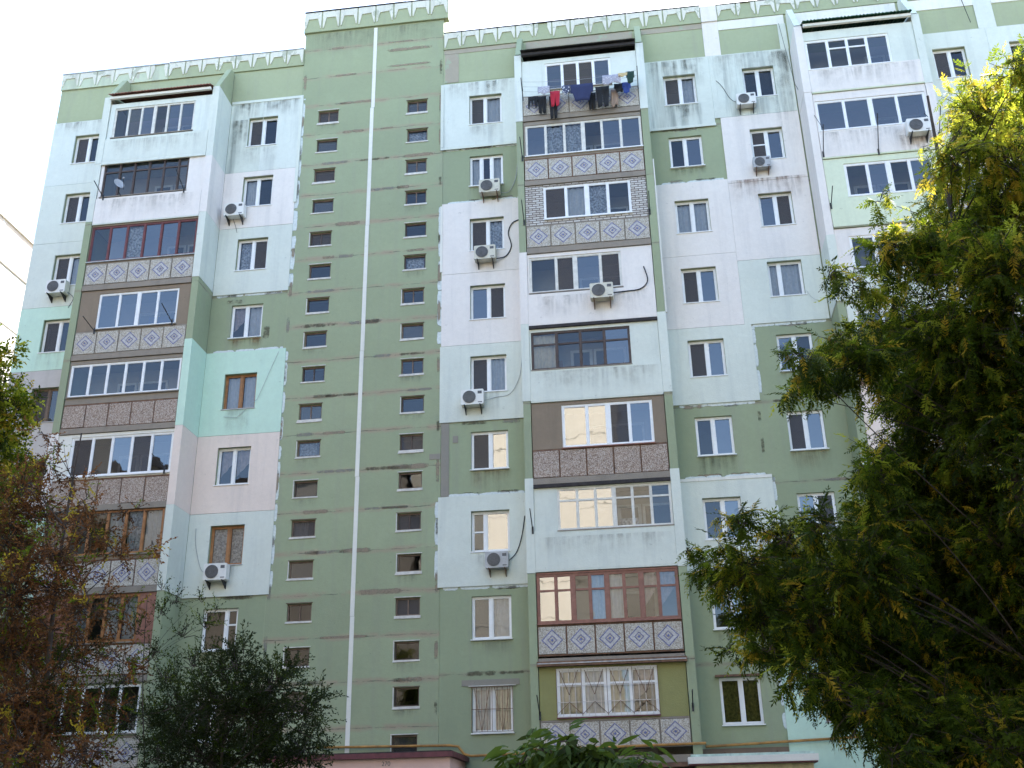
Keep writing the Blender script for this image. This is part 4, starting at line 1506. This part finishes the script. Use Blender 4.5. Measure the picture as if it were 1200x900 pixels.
garment('socks', -2.95, 0, 0.37, 0.55, "cloth black", "black socks hung at the far left end of the laundry", "socks")
garment('trousers', -2.62, 0, 0.32, 0.79, "cloth black", "black leggings next to the socks at the left of the laundry", "leggings")
garment('cloth', -2.52, 2, 0.44, 0.35, "cloth lilac", "small lilac cloth left of the red garment", "towel")
garment('trousers', -2.20, 0, 0.32, 1.04, "cloth black", "long black trousers hanging lowest, below the red garment", "trousers")
garment('trousers', -2.12, 1, 0.38, 0.70, "cloth red", "bright red garment on the laundry strings", "trousers")
garment('cloth', -1.70, 2, 0.30, 0.40, "cloth check", "white cloth with dark blotches right of the red garment", "towel")
garment('shirt', -1.12, 2, 0.83, 0.77, "cloth navy", "wide navy shirt in the middle of the laundry", "shirt")
garment('trousers', -.78, 0, 0.30, 0.77, "cloth black", "black shorts hanging below the navy shirt", "shorts")
garment('trousers', -.38, 1, 0.51, 0.94, "cloth black", "black trousers right of the middle under the white sheet", "trousers")
garment('cloth', -.02, 3, .66, 0.42, "cloth lilac", "pale lilac sheet folded over the outer string", "sheet")
garment('cloth', .05, 0, 0.25, 0.75, "cloth beige", "narrow beige towel hanging low", "towel")
garment('shirt', .24, 1, 0.37, 0.40, "cloth black", "small black vest beside the blue garment", "vest")
garment('shirt', .50, 1, 0.32, 0.51, "cloth blue", "royal blue garment at the right of the laundry", "shirt")
garment('cloth', .40, 3, 0.34, 0.18, "cloth yellow", "short yellowish cloth at the end of the lilac sheet", "towel")
garment('shirt', .66, 3, 0.30, 0.55, "cloth bottle green", "dark bottle green garment rightmost of the laundry", "shirt")

# satellite dish on the left bay
sat = thing("satellite_dish", "small grey satellite dish before the dark glazed balcony at upper left", "satellite dish", (-18.75, YB - .06, 20.62))
b = MB()
rings = []
n = 18
kk = b.mi("dish grey")
axis = Vector((.75, -.55, .25)).normalized()
ua = axis.orthogonal().normalized(); va = axis.cross(ua)
cen = Vector((0.02, -.28, .34))
for r in range(5):
    rr = .21 * r / 4
    base = len(b.v)
    for q in range(n):
        an = 2 * math.pi * q / n
        b.v.append(tuple(cen + (ua * math.cos(an) + va * math.sin(an)) * rr + axis * (rr * rr * .8)))
    rings.append(base)
for r in range(4):
    for q in range(n):
        q2 = (q + 1) % n
        b.f.append((rings[r] + q, rings[r] + q2, rings[r + 1] + q2, rings[r + 1] + q)); b.m.append(kk)
child(b.build("reflector", None, True), sat)
b = MB(); b.tube([(0, 0, 0), (0, -.2, .05), (0.0, -.26, .30)], .018, "black iron"); child(b.build("mount"), sat)
b = MB(); b.tube([tuple(cen + va * -.28), tuple(cen + axis * .36)], .01, "black iron"); b.tube([tuple(cen + axis * .33), tuple(cen + axis * .40)], .03, "dish grey"); child(b.build("feed_arm"), sat)

# clothes line brackets elsewhere
BG = "iron clothes line brackets on the balconies"


def bracket(x, z, dx, dz, label, L=.7):
    t = thing("clothes_line_bracket", label, "bracket", (x, YB - .04, z), group=BG)
    b = MB()
    b.tube([(0, 0, 0), (dx, -L, dz)], .017, "black iron", 5)
    child(b.build("rod"), t)
    b = MB()
    b.box(-.03, .03, -.012, .0, -.12, .12, "black iron")
    child(b.build("wall_plate"), t)


bracket(-16.25, 20.62, -.05, .45, "dark slanting rod right of the satellite dish balcony glazing")
bracket(-19.45, 20.62, -.05, .30, "dark slanting rod left of the satellite dish")
bracket(-19.0, 14.95, -.1, .25, "dark rod at the left of the balcony with four blue panes and diamond tiles")
bracket(-16.1, 15.05, -.12, .42, "dark rod before the right pane of the four pane tiled balcony")
bracket(-15.75, 9.5, -.15, .35, "dark rod at the right end of the pebble panel balcony")
bracket(-3.42, 17.9, 0, .5, "dark rod at the left post of the white brick balcony")
bracket(.98, 17.9, 0, .4, "dark rod at the right post of the white brick balcony")
bracket(-3.42, 20.6, 0, .45, "dark rod at the left post one storey above the white brick balcony")
bracket(7.10, 19.6, 0, .75, "long dark rod at the left end of the white balcony at upper right")
bracket(8.95, 19.5, 0, 1.1, "long dark rod in the middle of the white balcony at upper right")
bracket(11.05, 19.95, 0, .7, "dark rod beside the air conditioner of the upper right balcony")
bracket(7.08, 17.5, 0, .35, "short dark rod on the pale lime balcony")
bracket(-3.42, 6.75, 0, .5, "dark rod with strings at the left end of the aqua balcony on the third floor")
bracket(-3.36, 1.2, 0, .5, "dark rod at the left of the lowest barred balcony")
bracket(1.05, 1.3, 0, .4, "dark rod at the right of the lowest barred balcony")


def wire(name, label, pts, r, mat, sag=0.0):
    t = MB()
    base = Vector(pts[0])
    out = []
    for i in range(len(pts) - 1):
        a, c = Vector(pts[i]), Vector(pts[i + 1])
        for u in range(8):
            q = u / 8
            p = a.lerp(c, q); p.z -= sag * 4 * q * (1 - q)
            out.append(tuple(p - base))
    out.append(tuple(Vector(pts[-1]) - base))
    t.tube(out, r, mat, 4)
    o = t.build(name)
    o.location = base
    tag(o, label, "cable")
    return o


wire("cable", "thin cable slanting from the attic down to the white balcony at upper right",
     [(6.5, -.08, 26.6), (6.72, -.3, 23.5), (7.15, YB - .5, 20.3)], .009, "cable black", .05)
wire("cable", "thin grey cable looping down past the orange window on the turquoise panel",
     [(-12.55, -.08, 14.2), (-13.2, -.09, 12.4), (-13.9, -.09, 11.75), (-14.4, -.09, 11.8)], .007, "cable grey", .0)
wire("cable", "thin dark cables crossing the attic at the far right", [(13.0, -.3, 28.4), (13.4, -.2, 25.6)], .012, "cable black", .0)
wire("cable", "pair of faint cables sagging before the pale aqua panel by the tree",
     [(6.1, -.09, 15.0), (6.5, -.3, 14.5), (7.05, YB - .1, 14.9)], .006, "cable grey", .15)

# gas pipe along the base
gp = MB()
PIPE = [(-10.4, -.16, .62), (-6.25, -.16, .56), (-5.98, -.17, .52), (-5.80, -.17, .30), (-5.6, -.16, .24), (-3.75, -.16, .27), (-3.70, YB - .15, .26), (1.32, YB - .15, .30), (1.36, -.16, .30), (6.7, -.16, .47)]
gp.tube(PIPE, .038, "gas pipe paint", 8)
o = gp.build("gas_pipe")
for v in o.data.vertices:
    v.co -= Vector((-6.2, -.16, .5))
o.location = (-6.2, -.16, .5)
tag(o, "ochre painted gas pipe running along the wall above the entrances", "pipe")
b = MB()
for x in (-5.0, 1.9, 3.4, 5.2):
    b.box(x - .015, x + .015, -.16, -.004, .1, .14, "rust iron")
pb = b.build("pipe_clip"); child(pb, o); pb.matrix_parent_inverse = Matrix.Translation((6.2, .16, -.5))

# pink entrance porch
po = thing("entrance_porch", "pink plastered entrance porch with dark red roof edge at the foot of the block", "porch", (-7.6, -1.5, GZ))


def loc_(b, off):
    b.v = [(x - off[0], y - off[1], z - off[2]) for x, y, z in b.v]
    return b


OFF = (-7.6, -1.5, GZ)
b = MB(); b.box(-10.9, -5.78, -2.6, -.06, GZ, .06, "pink plaster"); child(loc_(b, OFF).build("wall"), po)
b = MB(); b.box(-11.05, -5.66, -2.75, -.06, .064, .20, "maroon metal"); b.box(-10.95, -5.74, -2.66, -.06, .205, .24, "dark bitumen"); child(loc_(b, OFF).build("roof"), po)
b = MB(); b.box(-8.4, -7.0, -2.66, -2.603, GZ, -1.5, "dark brown frame"); child(loc_(b, OFF).build("door"), po)
tc = bpy.data.curves.new("house_number", 'FONT')
tc.body = "270"; tc.size = .17; tc.extrude = .003
tc.materials.append(MATS["ac grille"])
tmp = bpy.data.objects.new("house_number", tc); COL.objects.link(tmp)
bpy.context.view_layer.update()
tm = bpy.data.meshes.new_from_object(tmp.evaluated_get(bpy.context.evaluated_depsgraph_get()))
bpy.data.objects.remove(tmp)
to = bpy.data.objects.new("house_number", tm); COL.objects.link(to); child(to, po)
to.location = (-7.72 + 7.6, -2.61 + 1.5, -.13 - GZ); to.rotation_euler = (math.pi / 2, 0, 0)
# right entrance canopy
OFF = (2.6, -1.2, GZ)
ca = thing("entrance_canopy", "small entrance with flat mint edged canopy at lower right of the block", "porch", OFF)
b = MB(); b.box(1.0, 4.15, -1.9, -.06, GZ, -.32, "yellow cream paint"); child(loc_(b, OFF).build("wall"), ca)
b = MB()
b.box(.8, 4.25, -2.1, -.06, -.316, -.28, "maroon metal"); b.box(.78, 4.28, -2.13, -.06, -.277, -.10, "white trim paint"); b.box(.86, 4.2, -2.0, -.06, -.097, -.03, "mint roof edge")
child(loc_(b, OFF).build("roof"), ca)
b = MB(); b.box(2.3, 3.3, -1.95, -1.903, GZ, -.5, "dark brown frame"); child(loc_(b, OFF).build("door"), ca)
# grey porch roof beside the pink one and a solid front under the middle bay, recess shade put into its dark colour
b = MB(); b.box(-5.6, -3.66, -1.3, -.06, -.30, -.22, "dark bitumen"); b.box(-5.5, -3.7, -1.2, -.06, GZ, -.304, "brown plinth paint"); b.build("basement_lobby", BLD)
b = MB(); b.box(-3.36, .94, -1.1, -.06, GZ, -.30, "dark brown frame"); b.box(-3.37, .95, -1.34, -.06, -.297, -.18, "rust iron"); b.build("ground_floor_front", BLD)
b = MB(); b.box(1.25, 3.74, -.045, -.004, GZ, .24, "brown plinth paint"); b.build("plinth", BLD)

# ------------------------------------------------------------------ other buildings
OFF = (-37, 12, GZ)
ob = thing("apartment_building", "pale sunlit apartment block with worn roof edge beyond the left end", "building", OFF)
b = MB()
b.box(-45, -30, 3.5, 44, GZ, 24.1, "far white plaster")
child(loc_(b, OFF).build("wall"), ob)
b = MB()
b.box(-45, -29.95, 3.4, 44.1, 24.16, 26.35, "far parapet paint")
child(loc_(b, OFF).build("parapet"), ob)
b = MB()
b.box(-45.1, -29.85, 3.3, 44.2, 26.354, 26.48, "far white plaster")
child(loc_(b, OFF).build("coping"), ob)
for z in (24.10, 21.3, 18.5, 15.7):
    b = MB()
    b.box(-45.02, -29.97, 3.45, 44.05, z + .002, z + .056, "grey mortar")
    child(loc_(b, OFF).build("seam"), ob)

OFF = (-8, -52, GZ)
for (ax0, ax1, ay0, ay1, lab) in ((-78, -40, -62, -12, "added grey block on the left, outside the view, screening low sky"),
                                  (24, 60, -64, -14, "added grey block on the right, outside the view, screening low sky"),
                                  (-39.9, -17.5, -62, -49, "added grey block beside the cream one, outside the view, screening low sky")):
    o2 = ((ax0 + ax1) / 2, (ay0 + ay1) / 2, GZ)
    t2 = thing("apartment_building", lab, "building", o2)  # unseen blocks, added to screen low sky from the facade
    b = MB(); b.box(ax0, ax1, ay0, ay1, GZ, 26.0, "raw concrete"); child(loc_(b, o2).build("wall"), t2)
    b = MB(); b.box(ax0 - .2, ax1 + .2, ay0 - .2, ay1 + .2, 26.004, 26.5, "dark bitumen"); child(loc_(b, o2).build("roof"), t2)
    for f in range(9):
        b = MB()
        b.box(ax0 - .02, ax1 + .02, ay0 + 2, ay1 - 2, GZ + 1.0 + f * 3, GZ + 2.4 + f * 3, "interior dark")
        child(loc_(b, o2).build("window_band"), t2)

op = thing("apartment_building", "cream apartment block standing across the yard, mirrored in the lower panes", "building", OFF)
b = MB(); b.box(-16.5, -.2, -60, -47.5, GZ, 30.6, "cream plaster"); child(loc_(b, OFF).build("wall"), op)
b = MB(); b.box(-16.7, 0, -60.2, -47.3, 30.604, 30.9, "dark bitumen"); child(loc_(b, OFF).build("roof"), op)
for f in range(11):
    b = MB(); b.box(-16.45, -.25, -47.495, -47.47, GZ + 2 + f * 2.9, GZ + 2.05 + f * 2.9, "raw plaster")
    child(loc_(b, OFF).build("seam"), op)


# ------------------------------------------------------------------ vegetation
def frames(dirs, up=(0, 0, 1)):
    d = dirs / np.linalg.norm(dirs, axis=1, keepdims=True)
    u = np.cross(d, np.array(up)[None, :])
    n = np.linalg.norm(u, axis=1, keepdims=True)
    u = np.where(n < 1e-3, np.array([[1., 0, 0]]), u / np.maximum(n, 1e-6))
    w = np.cross(u, d)
    return d, u, w


def pinnate(pairs, L, ll, lw, droop, seed=0):
    """compound leaf: kite leaflets either side of a drooping stalk; x along, y across, z up"""
    V, F = [], []
    rr_ = random.Random(seed)

    def leaflet(px, pz, ang, l, w, dz):
        ca, sa = math.cos(ang), math.sin(ang)
        i = len(V)
        for (a, c, h) in ((0, 0, 0), (.42, .5, -.04), (1.0, 0, -.16), (.42, -.5, -.04)):
            X = a * l; Yc = c * w
            V.append((px + ca * X - sa * Yc, sa * X + ca * Yc, pz + h * l + dz * a * l + (.10 * l if c == 0 and a == 0 else 0)))
        F.append((i, i + 1, i + 2, i + 3))
    for k in range(pairs):
        t = (k + .8) / (pairs + .6)
        x = L * t
        z = -droop * L * t * t
        s = .75 + .5 * math.sin(math.pi * min(1, t * .9 + .1))
        for sg in (-1, 1):
            if rr_.random() < .08: continue
            leaflet(x + rr_.uniform(-.008, .008), z, sg * (1.12 - .3 * t + rr_.uniform(-.22, .22)), ll * s * rr_.uniform(.75, 1.15), lw * s * rr_.uniform(.8, 1.2), -.22 + rr_.uniform(-.35, .25))
    leaflet(L * .98, -droop * L, 0.0, ll, lw, -.2)
    # stalk: a thin three sided strip as two quads
    i = len(V)
    r = .0035
    for t in (0, .5, 1.0):
        V.append((L * t, -r, -droop * L * t * t)); V.append((L * t, r, -droop * L * t * t + r))
    F.append((i, i + 2, i + 3, i + 1)); F.append((i + 2, i + 4, i + 5, i + 3))
    return np.array(V), np.array(F)


def spray(n, L, ll, lw, seed, flat=.6):
    """a twig end with simple leaves"""
    r = np.random.default_rng(seed)
    V, F = [], []
    for k in range(n):
        t = (k + .5) / n
        az = k * 2.4 + r.uniform(-.4, .4)
        el = r.uniform(.5, 1.1)
        d = np.array([math.cos(el), math.sin(el) * math.cos(az), math.sin(el) * math.sin(az) * flat])
        d /= np.linalg.norm(d)
        s = np.cross(d, r.normal(size=3)); s /= np.linalg.norm(s)
        l = ll * r.uniform(.7, 1.25); w = lw * r.uniform(.8, 1.2)
        p = np.array([L * t, r.uniform(-.012, .012), r.uniform(-.012, .012)])
        nn = np.cross(d, s)
        i = len(V)
        V += [p, p + d * l * .45 + s * w * .5 + nn * l * .05, p + d * l - nn * l * .06, p + d * l * .45 - s * w * .5 + nn * l * .05]
        F.append((i, i + 1, i + 2, i + 3))
    i = len(V)
    rr = .004
    V += [np.array([0, -rr, 0]), np.array([0, rr, 0]), np.array([L, rr * .4, 0]), np.array([L, -rr * .4, 0])]
    F.append((i, i + 1, i + 2, i + 3))
    return np.array(V), np.array(F)


def place(templates, pos, dirs, scale, matidx, roll=.5):
    """instance templates into one vertex/face array"""
    N = len(pos)
    d, u, w = frames(dirs)
    ra = rng.normal(0, roll, N)
    ca, sa = np.cos(ra)[:, None], np.sin(ra)[:, None]
    u2, w2 = u * ca + w * sa, -u * sa + w * ca
    VV, FF, MI = [], [], []
    off = 0
    tid = rng.integers(0, len(templates), N)
    for t, (V, F) in enumerate(templates):
        sel = np.where(tid == t)[0]
        if not len(sel): continue
        sc = scale[sel][:, None, None]
        P = pos[sel][:, None, :] + sc * (V[None, :, 0:1] * d[sel][:, None, :] + V[None, :, 1:2] * u2[sel][:, None, :] + V[None, :, 2:3] * w2[sel][:, None, :])
        nv = len(V)
        f = F[None, :, :] + (np.arange(len(sel)) * nv)[:, None, None] + off
        VV.append(P.reshape(-1, 3)); FF.append(f.reshape(-1, 4))
        MI.append(np.repeat(matidx[sel], len(F)))
        off += len(sel) * nv
    return np.concatenate(VV), np.concatenate(FF), np.concatenate(MI)


def AT(px, py, Y):
    """pixel of the survey photograph -> the point at depth Y (used once, to lay out crowns at their own distances)"""
    d = Vector(((px - 600) / 1250.0, (py - 450) / 1250.0, 1.0))
    w = Vector((d[0] * R[0][i] + d[1] * R[1][i] + d[2] * R[2][i] for i in range(3)))
    t = (Y - CAM.y) / w.y
    return CAM + w * t, t * d.length / 1250.0      # point, metres per pixel


def tree(name, label, cat, base, clumps, templates, mats, probs, twig_n, per_twig, twig_len, trunk_r, limb_r, scale=(.8, 1.2), droop=.35,
         fork=.45, bark="bark", lean=(0, 0), up=.2, tone=None, group=None, limb_to=None, dens=None):
    root = thing(name, label, cat, base, group=group)
    B0 = np.array(base)
    tb = MB()
    ctr = np.mean([c[0] for c in clumps], axis=0)
    forkp = np.array([B0[0] + lean[0] + (ctr[0] - B0[0]) * .15, B0[1] + lean[1] + (ctr[1] - B0[1]) * .15, B0[2] + (ctr[2] - B0[2]) * fork])
    pts = [np.array([0, 0, 0.0]), (forkp - B0) * .35 + np.array([.05, .03, 0]), (forkp - B0) * .7, forkp - B0]
    tb.tube([tuple(p) for p in pts], trunk_r, bark, 9, trunk_r * .62)
    child(tb.build("trunk", None, True), root)
    top = np.array([np.mean([c[0][0] for c in clumps]) , np.mean([c[0][1] for c in clumps]), max(c[0][2] for c in clumps)])
    if limb_to is not None: top = np.array(limb_to)
    lead = [forkp + (top - forkp) * q + np.array([.12 * math.sin(5 * q), .10 * math.sin(7 * q + 1), 0]) for q in np.linspace(0, 1, 9)]
    br = MB()
    br.tube([tuple(p - B0) for p in lead], trunk_r * .6, "twig bark", 7, trunk_r * .12)
    tw = MB()
    pos, dirs, scl, mid = [], [], [], []
    for (c, rad) in clumps:
        c = np.array(c)
        dl = [(np.linalg.norm(c - p) + (3.0 * max(0, p[2] - c[2] + .5 * np.linalg.norm(c[:2] - p[:2])))) for p in lead]
        start = lead[int(np.argmin(dl))]
        v = c - start
        ln = np.linalg.norm(v)
        m1 = start + v * .45 + np.array([0, 0, .12 * ln]) + rng.normal(0, .05 * ln, 3)
        p0, p1, p2 = start, m1, c
        path = []
        for q in np.linspace(0, 1, 9):
            path.append((1 - q) ** 2 * p0 + 2 * q * (1 - q) * p1 + q * q * p2)
        lr = limb_r * (.35 + .65 * min(1, rad / .8)) * min(1.0, .35 + ln / 3)
        br.tube([tuple(p - B0) for p in path], lr, "twig bark", 6, lr * .3)
        nt = max(3, int(twig_n * (rad / .6) ** 2 * (dens(c) if dens else 1.0)))
        for _ in range(nt):
            dd = rng.normal(size=3)
            dd[2] = dd[2] * .8 + up
            dd /= np.linalg.norm(dd)
            rr = rad * rng.uniform(.10, .62)
            s0 = c + dd * rr * .25 + rng.normal(0, rad * .12, 3)
            tl = twig_len * rng.uniform(.7, 1.3)
            tip = s0 + dd * (rr + tl * min(.6, rad * 1.1))
            tip[2] -= droop * tl * .3
            mp = (s0 + tip) / 2 + rng.normal(0, .04, 3) + np.array([0, 0, .06 * tl])
            tw.tube([tuple(s0 - B0), tuple(mp - B0), tuple(tip - B0)], .009, "twig bark", 3, .003, cap=False)
            pr = probs if tone is None else tone(c)
            pm = rng.choice(len(mats), p=pr)
            for k in range(per_twig):
                q = rng.uniform(.25, 1.0) if k else 1.0
                P = (1 - q) ** 2 * s0 + 2 * q * (1 - q) * mp + q * q * tip
                D = dd * .7 + rng.normal(0, .55, 3)
                D[2] -= droop * rng.uniform(.4, 1.4)
                pos.append(P - B0); dirs.append(D); scl.append(rng.uniform(*scale))
                mid.append(pm if rng.random() < .6 else rng.choice(len(mats), p=pr))
    child(br.build("limbs", None, True), root)
    child(tw.build("twigs"), root)
    V, F, MI = place(templates, np.array(pos), np.array(dirs), np.array(scl), np.array(mid))
    mesh_np("crown", V, F, mats, MI, root)
    return root


# --- the big tree at the right, compound leaves turning yellow
RT = [(1150, 130, 50), (1192, 92, 38), (1118, 185, 42), (1180, 190, 55), (1165, 255, 60), (1105, 225, 26), (1030, 235, 16), (1040, 290, 30), (1095, 300, 55),
      (1180, 325, 75), (972, 322, 16), (1000, 335, 22), (1042, 345, 26), (1055, 395, 48), (985, 400, 26), (1130, 410, 80), (1010, 425, 40), (945, 425, 26), (925, 462, 14),
      (965, 440, 26), (1085, 470, 60), (1180, 490, 80), (1075, 545, 60), (1120, 590, 85), (1030, 560, 30), (1030, 612, 50), (965, 620, 30), (925, 630, 34), (865, 610, 22), (805, 648, 12),
      (832, 665, 22), (870, 668, 42), (930, 690, 60), (1010, 680, 70), (1110, 690, 85), (1185, 660, 70), (890, 725, 36), (855, 762, 12), (900, 765, 24), (950, 735, 46), (1000, 770, 60),
      (945, 792, 26), (1080, 790, 85), (1170, 790, 85), (1020, 830, 44), (1100, 870, 75), (1180, 880, 70), (1050, 885, 36), (985, 812, 34),
      (1232, 150, 55), (1255, 240, 65), (1290, 340, 75), (1250, 430, 80), (1340, 450, 70), (1285, 560, 90), (1370, 600, 75), (1265, 690, 90), (1355, 740, 85), (1275, 830, 85), (1380, 850, 70), (1420, 690, 50)]
cl = []
r2 = np.random.default_rng(5)
for (px, py, rp) in RT:
    Y = -21.0 + r2.uniform(-1.6, 1.6) if rp > 25 else -21.0 + r2.uniform(-.8, .8)
    p, mpp = AT(px, py, Y)
    cl.append((np.array(p), rp * mpp))
    if rp > 45:
        for _ in range(1):
            p, mpp = AT(px + r2.uniform(-.4, .4) * rp, py + r2.uniform(-.4, .4) * rp, Y + r2.uniform(1.0, 2.2))
            cl.append((np.array(p), rp * mpp * .8))
TP = [pinnate(rr_p, L_p, .08, .03, d_p, k_p) for k_p, (rr_p, L_p, d_p) in enumerate([(6, .30, .35), (7, .36, .5), (5, .24, .25), (6, .28, .8), (7, .32, .15), (4, .20, .4), (8, .40, .65), (6, .26, 1.0), (5, .30, .5), (7, .30, .9)])]
tree("ash_tree", "large leafy tree with feathery leaves turning yellow, filling the right side", "tree", (4.3, -20.6, GZ), cl, TP,
     ["leaf dark green", "leaf mid green", "leaf yellow green", "leaf yellow"], [.40, .37, .16, .07], 84, 8, .36, .15, .022, (.30, .78), .4, .34, limb_to=(4.6, -20.4, 7.6), dens=lambda c: .62 if c[2] > 5.2 else (.95 if c[2] > 3.8 else 1.25),
     tone=lambda c: [.46, .36, .10, .08] if c[2] < 3.5 else ([.30, .40, .20, .10] if c[2] < 5.6 else [.05, .35, .42, .18]))  # higher clumps get yellower leaves: the sunlit top is put into leaf colour

# --- rusty autumn tree at lower left
RD = [(15, 640, 45), (55, 605, 34), (105, 625, 26), (25, 570, 26), (55, 545, 16), (95, 555, 12), (15, 700, 52), (65, 690, 40), (135, 650, 20), (110, 715, 30), (30, 765, 55), (90, 770, 34),
      (150, 715, 16), (15, 830, 55), (65, 845, 40), (115, 830, 24), (25, 890, 50), (95, 890, 34), (180, 640, 8), (150, 600, 10), (45, 505, 12), (75, 520, 9), (145, 775, 18), (100, 590, 16), (60, 650, 30),
      (20, 600, 34), (5, 760, 50), (5, 870, 50)]
cl = []
for (px, py, rp) in RD:
    p, mpp = AT(px, py, -17.5 + r2.uniform(-1.2, 1.2))
    cl.append((np.array(p), rp * mpp))
TS = [spray(10, .28, .052, .028, s) for s in range(4)]
tree("autumn_tree", "thin tree with sparse rusty brown leaves at the lower left", "tree", (-9.6, -17.4, GZ), cl, TS,
     ["leaf rust", "leaf brown", "leaf mid green", "leaf yellow"], [.48, .38, .10, .04], 50, 5, .44, .10, .022, (.7, 1.2), .3, .25)

# --- green-yellow tree at the left edge
LT = [(-10, 430, 34), (5, 470, 30), (-5, 520, 40), (18, 545, 24), (22, 478, 16), (-20, 580, 40), (45, 470, 9), (12, 415, 14), (-30, 470, 40), (-40, 640, 50)]
cl = []
for (px, py, rp) in LT:
    p, mpp = AT(px, py, -13.5 + r2.uniform(-.8, .8))
    cl.append((np.array(p), rp * mpp))
TS2 = [spray(8, .26, .085, .05, 20 + s) for s in range(4)]
tree("poplar_tree", "slim tree with olive and yellow leaves cut by the left edge", "tree", (-14.3, -13.5, GZ), cl, TS2,
     ["leaf yellow green", "leaf mid green", "leaf dark green", "leaf yellow"], [.38, .32, .14, .16], 34, 6, .36, .12, .03, (.75, 1.2), .3, .5)

# --- dark shrub with arching sprigs
SH = [(215, 860, 40), (255, 830, 45), (300, 840, 50), (275, 785, 26), (320, 805, 30), (345, 840, 30), (370, 822, 12), (240, 890, 45), (310, 890, 50), (355, 880, 26), (285, 765, 14), (205, 830, 24),
      (250, 790, 18), (185, 890, 24), (340, 790, 10)]
cl = []
for (px, py, rp) in SH:
    p, mpp = AT(px, py, -19.0 + r2.uniform(-.6, .6))
    cl.append((np.array(p), rp * mpp))
TS3 = [spray(16, .30, .042, .020, 40 + s, .8) for s in range(4)]
tree("dark_shrub", "dense dark green shrub with arching sprigs in front of the stair tower", "shrub", (-6.2, -19.0, GZ), cl, TS3,
     ["leaf shrub", "leaf dark green"], [.85, .15], 60, 6, .32, .06, .02, (.7, 1.2), .1, .25, up=.5)

# --- thin upright saplings between the rusty tree and the shrub
SP = [(190, 720, 10), (205, 705, 10), (180, 770, 14), (215, 745, 12), (240, 735, 12), (160, 740, 10), (225, 780, 16), (195, 800, 20), (150, 800, 16), (255, 715, 8), (130, 860, 16), (235, 705, 8), (178, 850, 20), (188, 690, 6), (60, 820, 20), (95, 850, 20), (125, 815, 16), (150, 845, 20), (70, 780, 14), (120, 770, 12)]
cl = []
for (px, py, rp) in SP:
    p, mpp = AT(px, py, -17.5 + r2.uniform(-.3, .3))
    cl.append((np.array(p), rp * mpp))
TS4 = [spray(8, .24, .038, .020, 60 + s, .8) for s in range(3)]
tree("young_sapling", "slender saplings with tiny dark leaves left of the dark shrub", "sapling", (-7.5, -17.5, GZ), cl, TS4,
     ["leaf dark green", "leaf shrub", "leaf mid green"], [.45, .4, .15], 110, 3, .36, .03, .012, (.8, 1.2), .0, .15, bark="twig bark", up=.8)

# --- peach sapling with long hanging leaves at the bottom centre
PE = [(610, 895, 12), (640, 880, 13), (665, 870, 12), (690, 885, 14), (725, 895, 14), (670, 900, 18), (755, 893, 10), (630, 905, 14), (705, 905, 16)]
cl = []
for (px, py, rp) in PE:
    p, mpp = AT(px, py, -24.4 + r2.uniform(-.2, .2))
    cl.append((np.array(p), rp * mpp))


def hanging(n, L, ll, lw, seed):
    r = np.random.default_rng(seed)
    V, F = [], []
    for k in range(n):
        t = (k + .6) / n
        az = k * 2.4 + r.uniform(-.3, .3)
        d = np.array([.35, math.cos(az) * .8, -.35 + .25 * math.sin(az)]); d /= np.linalg.norm(d)
        s = np.cross(d, np.array([0, 0, 1.0])); s /= np.linalg.norm(s)
        l = ll * r.uniform(.75, 1.2); w = lw * r.uniform(.85, 1.15)
        p = np.array([L * t, 0, 0])
        i = len(V)
        g = np.array([0, 0, -1.0])
        V += [p, p + d * l * .35 + s * w * .5, p + d * l * .35 - s * w * .5,
              p + d * l * .68 + s * w * .42 + g * l * .12, p + d * l * .68 - s * w * .42 + g * l * .12, p + d * l * .95 + g * l * .30]
        V += [p + s * .002, p + d * l * .95 + g * l * .30 + s * .002]
        F += [(i, i + 6, i + 1, i + 2), (i + 1, i + 3, i + 4, i + 2), (i + 3, i + 7, i + 5, i + 4)]
    return np.array(V), np.array(F)


TH = [hanging(6, .18, .165, .042, 80 + s) for s in range(4)]
tree("peach_sapling", "small tree top with long drooping glossy leaves at the bottom centre", "sapling", (-.4, -24.4, GZ), cl, TH,
     ["leaf peach", "leaf dark green"], [.75, .25], 250, 3, .16, .03, .012, (.8, 1.2), .5, .6, bark="twig bark", up=.4)

# ash copies added out of view to shade the low storeys, mirrored in panes
src = bpy.data.objects["ash_tree"]
for (x, y, rz, sc, lab) in ((-13.5, -29.5, 2.1, 1.05, "leafy tree added for shade outside the left edge of the view"), (12.5, -30.0, 4.0, 1.1, "leafy tree added for shade outside the right edge of the view"),
                            (-19.5, -7.5, 1.3, 1.1, "leafy tree added for shade just outside the lower left of the view"),
                            (7.5, -42.0, .8, 1.15, "leafy tree added for shade behind the viewer to the right"), (-6.5, -43.0, 5.2, 1.0, "leafy tree added for shade behind the viewer to the left")):
    c = src.copy(); COL.objects.link(c)
    c.location = (x, y, GZ); c.rotation_euler = (0, 0, rz); c.scale = (sc, sc, sc)
    c['label'] = lab; c['group'] = "trees added around the yard for shade"
    for ch in src.children:
        k = ch.copy(); COL.objects.link(k); k.parent = c
